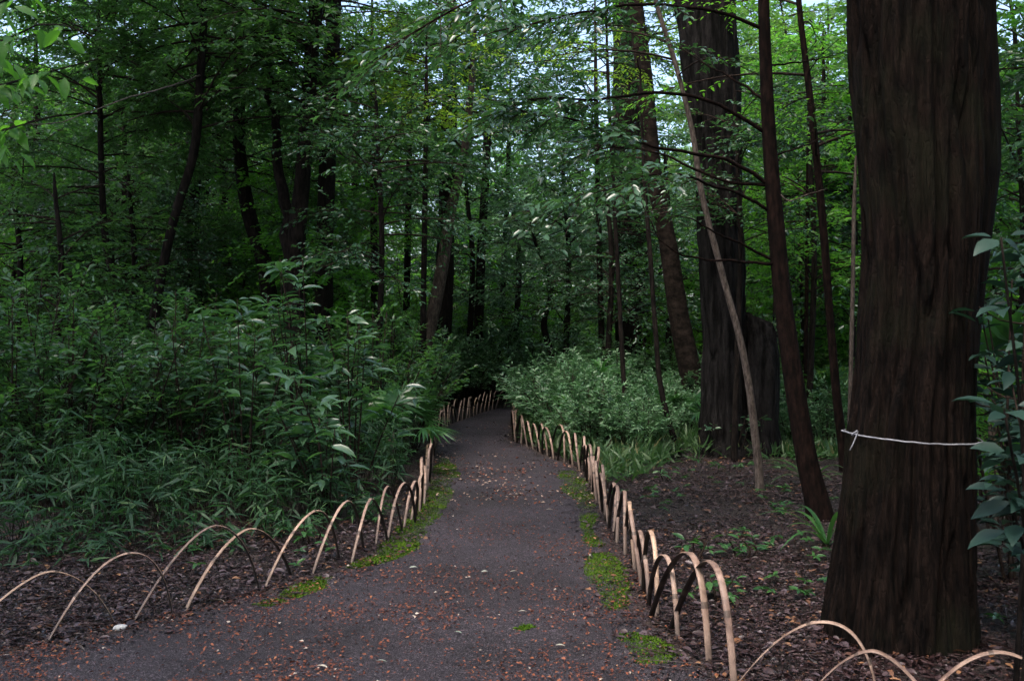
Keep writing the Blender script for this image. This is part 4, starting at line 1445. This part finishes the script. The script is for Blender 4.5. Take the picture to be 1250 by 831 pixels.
for k, (px, d, h, lab) in enumerate([(1264, 4.7, 2.0, 'dark broad-leaved shrub beside the massive trunk at the right edge'), (1310, 4.1, 1.7, 'dark broad-leaved shrub half cut off by the right edge'),
                                     (1240, 6.0, 1.9, 'dark broad-leaved shrub behind the massive trunk, right side')]):
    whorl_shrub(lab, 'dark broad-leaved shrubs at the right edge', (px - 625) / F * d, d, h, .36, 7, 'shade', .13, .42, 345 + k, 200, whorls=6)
for k, (px, py, lab) in enumerate([(848, 688, 'broad-leaved seedling just behind the near right hoops'), (812, 590, 'broad-leaved seedling below the thin dark stem'), (893, 560, 'small broad-leaved plant at the foot of the oak'),
                                   (875, 735, 'broad-leaved seedling in the dead leaves between near hoops and massive trunk'), (905, 690, 'broad-leaved seedling in the dead leaves left of the leaning tree foot'),
                                   (372, 668, 'green seedling behind the left hoops under the tallest shrub')]):
    p = gp(px, py)
    whorl_shrub(lab, 'seedlings in the dead leaves', p[0], p[1], .55 if k == 2 else .16, .25 if k == 2 else .1, 6 if k == 2 else 3, 'strap' if k != 2 else 'glossy', .10, .42, 360 + k, 60, 'seedling', 1 if k != 2 else 2, 6)


def proto_shrub(name, h, rad, nst, nl, L, ratio, kind, leafm, seed, dome=True):
    rg = np.random.default_rng(seed)
    root = thing(name, 'x', 'shrub', (0, 0, 0))
    lm, wm, sm = MB(), MB(), MB()
    for s in range(nst):
        a = rg.uniform(0, 2 * PI)
        r = rad * math.sqrt(rg.random())
        hh = h * (1 - .45 * (r / rad) ** 2) * rg.uniform(.75, 1.05)
        P = smooth_path(np.array([[math.cos(a) * r * .2, math.sin(a) * r * .2, -.08], [math.cos(a) * r * .6, math.sin(a) * r * .6, hh * .55], [math.cos(a) * r, math.sin(a) * r, hh]]), 8)
        tube(sm, P, np.linspace(.012, .004, 8), 5)
        add_sprays(lm, wm, P, nl, 9, L, ratio, kind, rg, (.2, .5), .4, .3)
    obj('stems', sm.mesh('stems', B['twig']), root, 'stuff')
    obj('twigs', wm.mesh('twigs', B['twig']), root, 'stuff')
    obj('foliage', lm.mesh('foliage', G[leafm]), root, 'stuff')
    return root


def shrubs():
    rg = random.Random(17)
    P = {
        'dark': [proto_shrub('evergreen_shrub', 2.0, .9, 15, 12, .085, .42, 'mid', 'tree', 400 + k) for k in range(2)] + [proto_shrub('evergreen_shrub', 1.7, 1.0, 15, 12, .08, .4, 'mid', 'glossy', 410)],
        'pale': [proto_shrub('pale_shrub', 1.25, .85, 16, 12, .10, .36, 'mid', 'pale', 420 + k) for k in range(2)],
        'light': [proto_shrub('light_green_shrub', 1.9, 1.0, 15, 12, .085, .42, 'mid', 'bright', 430), proto_shrub('light_green_shrub', 1.6, .9, 14, 12, .08, .42, 'mid', 'fern', 431)],
    }
    used = set()

    def put(kind, i, x, y, sc, lab, grp):
        src = P[kind][i % len(P[kind])]
        loc = (x, y, float(gz(x, y)) if y < 26 and abs(x) < 12 else 0)
        if src.name not in used:
            used.add(src.name)
            src.location = loc
            src.rotation_euler = (0, 0, rg.uniform(0, 6.28))
            src.scale = (sc, sc, sc)
            src['label'], src['group'] = lab, grp
        else:
            copy_tree(src, loc, rg.uniform(0, 6.28), sc, lab, grp)

    # left thicket
    L1 = [(50, 10.5), (120, 12), (180, 10.8), (250, 11.5), (310, 12.5), (30, 13.5), (100, 15), (200, 14.5), (280, 15), (360, 13.5), (430, 12.5), (470, 14.5), (440, 16.5), (380, 17), (300, 18), (220, 18), (140, 18.5), (60, 18), (490, 17.5), (500, 19.5), (455, 20)]
    L1 += [(15, 8.6), (85, 8.9), (150, 9.3), (215, 10.0), (20, 10.2), (110, 10.4), (170, 12.4), (60, 11.6), (270, 10.6), (330, 11.4), (240, 13), (455, 11.8), (490, 13.2)]
    for k, (px, d) in enumerate(sorted(L1)):
        put('dark', k, (px - 625) / F * d, d, rg.uniform(.85, 1.15), f'dark evergreen shrub in the left thicket, {ordw(k + 1)} from the left', 'evergreen shrubs of the left thicket')
    # beyond the bend
    L2 = [(510, 22.5), (530, 24), (555, 23), (575, 25), (600, 24.5), (615, 27), (640, 27), (660, 26.5), (690, 27), (545, 27), (580, 29), (630, 31), (720, 28), (760, 27)]
    for k, (px, d) in enumerate(sorted(L2)):
        put('pale' if k % 3 else 'light', k, (px - 625) / F * d, d, rg.uniform(1.1, 1.6), f'shaded shrub beyond the path bend, {ordw(k + 1)} from the left', 'shaded shrubs beyond the bend')
    L2b = [(-1.75, 19.6, 1.0), (-1.55, 20.6, 1.25), (-1.15, 22.0, 1.3), (-.65, 23.0, 1.35), (-.1, 23.9, 1.4), (.55, 24.6, 1.5), (1.3, 25.4, 1.6), (-1.9, 22.6, 1.7), (-.9, 25.0, 1.8), (.2, 26.4, 1.9), (1.8, 27.0, 1.8), (-2.6, 24.5, 1.7)]
    for k, (x, y, sc) in enumerate(sorted(L2b, key=lambda p: p[0] / p[1])):
        put('pale', k, x, y, sc, f'dim leafy bush behind the far left hoops, {ordw(k + 1)} from the left', 'bushes behind the far left hoops')
    # pale shrubs on the right bank
    L3 = [(664, 17.0), (676, 16.8), (700, 16.2), (735, 16.5), (765, 15.8), (800, 16.8), (690, 18.5), (730, 18.6), (775, 18.4), (820, 18.8), (870, 17.6), (684, 15.4), (694, 14.6)]
    L3b = [(705, 13.2), (722, 12.6), (745, 13.4), (760, 12.4), (775, 13.8), (790, 12.8), (812, 14.2), (735, 14.8), (768, 15.0), (800, 15.4), (835, 15.2), (842, 16.5), (915, 15.2), (935, 14.4), (965, 13.6), (1010, 13.2)]
    for k, (px, d) in enumerate(sorted(L3b)):
        put('pale', k, (px - 625) / F * d, d, rg.uniform(.5, .85), f'low pale bush in the grass right of the hoops, {ordw(k + 1)} from the bend', 'low pale bushes in the grass')
    for k, (px, d) in enumerate(sorted(L3)):
        put('pale', k, (px - 625) / F * d, d, rg.uniform(.8, 1.1), f'pale green shrub on the right bank, {ordw(k + 1)} from the bend', 'pale shrubs on the right bank')
    put('pale', 0, (755 - 625) / F * 19, 19, 1.35, 'tallest pale shrub, in front of the wide black trunk', 'pale shrubs on the right bank')
    # right background
    L4 = [(930, 17), (960, 15.5), (990, 17.5), (1030, 16), (1050, 18), (1010, 20), (960, 21), (1100, 17), (1220, 13.5), (1245, 11), (1235, 16), (1200, 9.5), (1260, 8.5), (900, 20), (840, 21), (1240, 20), (1225, 7.2)]
    for k, (px, d) in enumerate(sorted(L4)):
        put('light', k, (px - 625) / F * d, d, rg.uniform(.75, 1.15), f'light green shrub behind the right-hand trunks, {ordw(k + 1)} from the left', 'light green shrubs on the right')
    # deep background fill
    n = 0
    for k in range(130):
        y = rg.uniform(24, 58)
        x = rg.uniform(-.6, .6) * y
        if bool(in_path(x, y)):
            continue
        put('light' if x > -4 else ('dark' if rg.random() < .5 else 'light'), rg.randrange(3), x, y, rg.uniform(1.2, 2.2), *(('indistinct shrub deep in the wood on the left side', 'deep background shrubs on the left') if x < -3 else ('indistinct shrub deep in the wood straight beyond the bend', 'deep background shrubs beyond the bend') if x < 4 else ('indistinct shrub deep in the wood behind the right-hand trunks', 'deep background shrubs on the right')))


shrubs()


# ------------------------------------------------------------------ bamboo grass, grass bank
def sasa():
    mb, wm = MB(), MB()
    N = 5600
    y = 6.2 + 10 * rng.random(N) ** 1.3
    x = xat(LF[1:-4], y) - .25 - rng.random(N) ** 1.1 * 5.5
    keep = (x > -.6 * y) & ~in_path(x, y)
    # the bare litter strip by the hoops near the camera
    front = np.interp(x, [-5, -3.6, -2.6, -1.9, -1.4, -1.0], [6.0, 6.6, 7.1, 7.6, 8.2, 8.9])
    keep &= y > front + rng.normal(0, .5, N) - .1
    keep &= rng.random(N) < np.clip((fbm(x * 1.3, y * 1.3, 5, 3) - .33) * 4.5, .06, 1)
    x, y = x[keep], y[keep]
    n = len(x)
    h = (.35 + .75 * fbm(x * .7, y * .7, 12, 2)) * np.clip((y - front[keep]) / 2.4 + .38, .22, 1.05) * rng.uniform(.6, 1.25, n)
    z0 = gz(x, y)
    an = rng.uniform(0, 2 * PI, n)
    ln = rng.uniform(.05, .3, n)
    A = np.stack([x, y, z0 - .03], 1)
    T = A + np.stack([np.cos(an) * ln * h, np.sin(an) * ln * h - .08 * h, h], 1)
    prisms(wm, A, T, .003, .0015)
    for lev, k in ((1.0, 6), (.75, 4), (.52, 3)):
        P = A + (T - A) * lev
        q = rng.uniform(0, 2 * PI, (n, 1)) + np.arange(k)[None] * (2 * PI / k) * rng.uniform(.5, 1, (n, 1)) + rng.normal(0, .25, (n, k))
        el = rng.normal(-.1, .38, (n, k))
        D = np.stack([np.cos(q) * np.cos(el), np.sin(q) * np.cos(el), np.sin(el)], -1)
        L = rng.uniform(.06, .2, (n, k)) * rng.uniform(.65, 1.15, (n, 1))
        Nn = UP + rng.normal(0, .4, (n, k, 3))
        rr = np.clip(rng.normal(.42, .2, (n, k)) + (fbm(x * 2, y * 2, 77, 2)[:, None] - .5) * 1.1, 0, .93)
        rr[rng.random((n, k)) < .045] = 1
        leaves(mb, np.repeat(P, k, 0), D.reshape(-1, 3), Nn.reshape(-1, 3), L.ravel(), L.ravel() * .13, 'blade', rr.ravel())
    o = obj('bamboo_grass', mb.mesh('bamboo_grass', G['sasa']))
    tag(o, 'dense blue-green bamboo grass filling the bank left of the path', kind='stuff')
    o = obj('bamboo_grass_stalks', wm.mesh('bamboo_grass_stalks', B['twig']))
    tag(o, 'thin brown stalks among the bamboo grass on the left bank', kind='stuff')


def grass_bank():
    mb = MB()
    N = 52000
    y = 10 + 9 * rng.random(N) ** 1.1
    x = xat(RF[4:-5], y) + .15 + rng.random(N) * 8
    front = np.interp(x, [.7, 1.3, 1.9, 2.6, 3.6, 5, 8], [10.6, 10.9, 12.2, 13.2, 12.6, 12.2, 12])
    keep = (y > front + rng.normal(0, .35, N)) & (x < .56 * y)
    dens = np.clip((fbm(x * .9, y * .9, 22, 3) - .25) * 3, .15, 1)
    keep &= rng.random(N) < dens
    x, y = x[keep], y[keep]
    n = len(x)
    z = gz(x, y)
    for k in range(3):
        q = rng.uniform(0, 2 * PI, n)
        el = rng.uniform(.35, 1.35, n)
        D = np.stack([np.cos(q) * np.cos(el), np.sin(q) * np.cos(el), np.sin(el)], -1)
        L = rng.uniform(.06, .24, n)
        rr = np.clip(rng.normal(.5, .22, n), 0, 1)
        rr[rng.random(n) < .02] = 1
        P = np.stack([x, y, z], 1) + rng.normal(0, .03, (n, 3)) * [1, 1, 0]
        P[:, 2] += rng.random(n) * (.08 + .35 * np.clip(fbm(x * 1.3, y * 1.3, 40, 2) - .4, 0, 1))
        leaves(mb, P, D, rng.normal(0, 1, (n, 3)) + UP, L, L * rng.uniform(.08, .22, n), 'blade', rr)
    o = obj('grass', mb.mesh('grass', G['grass']))
    tag(o, 'rough pale green grass and ground cover on the bank right of the path', kind='stuff')
    # low leafy weeds scattered in the litter
    mb = MB()
    N = 900
    y = 4.6 + 9 * rng.random(N)
    x = np.where(rng.random(N) < .7, xat(RF[4:-5], np.maximum(y, 4.5)) + .15 + rng.random(N) * 4.5, xat(LF[1:-4], y) - .1 - rng.random(N) * 2.5)
    keep = (np.abs(x) < .55 * y) & ~in_path(x, y) & (rng.random(N) < np.clip((fbm(x * 1.6, y * 1.6, 31, 2) - .48) * 6, 0, 1))
    x, y = x[keep], y[keep]
    n = len(x)
    z = gz(x, y)
    k = 6
    q = rng.uniform(0, 6.28, (n, 1)) + np.arange(k)[None] * 1.05
    el = rng.normal(.1, .25, (n, k))
    D = np.stack([np.cos(q) * np.cos(el), np.sin(q) * np.cos(el), np.sin(el)], -1)
    L = rng.uniform(.03, .075, (n, k))
    P = np.repeat(np.stack([x, y, z + .03 + .05 * rng.random(n)], 1), k, 0)
    leaves(mb, P, D.reshape(-1, 3), (UP + rng.normal(0, .3, (n, k, 3))).reshape(-1, 3), L.ravel(), L.ravel() * .45, 'mid')
    o = obj('weeds', mb.mesh('weeds', G['strap']))
    tag(o, 'small green weeds sprouting through the dead leaves', kind='stuff')


sasa()
grass_bank()


# ------------------------------------------------------------------ strap-leaved plants and fan palms
def strap_plant(label, x, y, n, L, wid, seed, name='strap_leaved_plant', el=(.5, 1.35), h0=0.0, group='strap-leaved plants'):
    rg = np.random.default_rng(seed)
    root = thing(name, label, 'plant', (x, y, float(gz(x, y))), group)
    for k in range(n):
        a = rg.uniform(0, 2 * PI)
        e = rg.uniform(*el)
        LL = L * rg.uniform(.65, 1.1)
        m = 9
        s = np.linspace(0, 1, m)
        d = np.array([math.cos(a), math.sin(a)])
        rr = LL * (s * math.cos(e) + .22 * s ** 2)
        zz = h0 + LL * (s * math.sin(e) - .55 * s ** 2.4 * (1.3 - .4 * e))
        w = wid * np.sin(PI * (0.12 + .88 * s) ** .9) * .5 + .001
        sd = np.array([-d[1], d[0], 0])
        c = np.stack([d[0] * rr, d[1] * rr, zz], 1)
        v = np.concatenate([c + sd * w[:, None] + UP * w[:, None] * .3, c, c - sd * w[:, None] + UP * w[:, None] * .3])
        i = np.arange(m - 1)
        q = np.concatenate([np.stack([i, i + 1, m + i + 1, m + i], 1), np.stack([m + i, m + i + 1, 2 * m + i + 1, 2 * m + i], 1)])
        obj('blade', MB().add(v, q=q, rq=rg.random()).mesh('blade', G['strap']), root)
    if h0 > .1:
        mb = MB()
        tube(mb, [[0, 0, -.05], [0, 0, h0 * .5], [0, 0, h0]], .02, 6)
        obj('stem', mb.mesh('stem', B['twig']), root)
    return root


strap_plant('strap-leaved plant behind the right hoops, left of the pair', (700 - 625) / F * 14.0, 14.0, 18, .75, .055, 501, h0=.35)
strap_plant('strap-leaved plant behind the right hoops, right of the pair', (738 - 625) / F * 13.4, 13.4, 18, .75, .055, 502, h0=.3)
strap_plant('small strap-leaved plant higher up among the pale shrubs', (728 - 625) / F * 16, 15.2, 14, .6, .05, 503, h0=.9)
strap_plant('strap-leaved plant drooping at the foot of the leaning tree', (1010 - 625) / F * 7.0, 7.0, 9, .62, .032, 504, el=(.6, 1.25))
strap_plant('tuft of long pale blades left of the massive trunk', (1005 - 625) / F * 9.5, 9.9, 9, .7, .03, 505, el=(.6, 1.1))
strap_plant('strap-leaved plant in the gap between oak and leaning tree', (930 - 625) / F * 16.5, 16.5, 16, .8, .05, 506, h0=.6)


def fan_palm(label, x, y, h, nf, R, seed):
    rg = np.random.default_rng(seed)
    root = thing('fan_palm', label, 'palm', (x, y, float(gz(x, y))), 'young fan palms')
    mb = MB()
    tube(mb, [[0, 0, -.05], [0, 0, h * .25], [0, 0, h * .5]], .035, 8)
    obj('trunk', mb.mesh('trunk', B['brown']), root)
    for k in range(nf):
        a = k * 2.4 + rg.uniform(-.4, .4)
        e = rg.uniform(.15, 1.2)
        st = np.array([0, 0, h * .45])
        d = np.array([math.cos(a) * math.cos(e), math.sin(a) * math.cos(e), math.sin(e)])
        c = st + d * (h * .5) * rg.uniform(.7, 1.1)
        mb = MB()
        tube(mb, smooth_path(np.array([st, (st + c) / 2 + UP * .04, c]), 6), np.linspace(.008, .005, 6), 5)
        m = 15
        sd = norm(np.cross(d, UP))
        n0 = np.cross(sd, d)
        an = np.linspace(-1.75, 1.75, m) + rg.normal(0, .03, m)
        D = d[None] * np.cos(an)[:, None] + sd[None] * np.sin(an)[:, None] - UP * (.12 + .1 * np.abs(an)[:, None])
        leaves(mb, np.repeat(c[None], m, 0), D, n0 + rg.normal(0, .25, (m, 3)), R * rg.uniform(.85, 1.05, m), R * .11, 'blade', np.full(m, rg.random()))
        obj('frond', mb.mesh('frond', G['strap']), root)


fan_palm('young fan palm by the left hoops, arching towards the path', (478 - 625) / F * 11.0, 11.0, .95, 7, .36, 601)
fan_palm('small fan palm leaning over the left hoops near the bend', (494 - 625) / F * 12.5, 12.5, .8, 6, .34, 602)
fan_palm('fan palm between the oak and the leaning tree', (968 - 625) / F * 17.5, 17.5, 1.6, 9, .55, 603)
fan_palm('fan palm in the background left of the massive trunk', (1018 - 625) / F * 15, 15, 1.0, 8, .5, 604)
fan_palm('bright fan palm deep in the wood above the path bend', (600 - 625) / F * 29, 29, 3.2, 10, .7, 605)
fan_palm('fan palm behind the big-leaved plants at the right edge', (1212 - 625) / F * 7.6, 7.6, 1.7, 9, .5, 606)
fan_palm('small fan palm beside the oak roots', (820 - 625) / F * 15, 14.6, .8, 6, .4, 607)
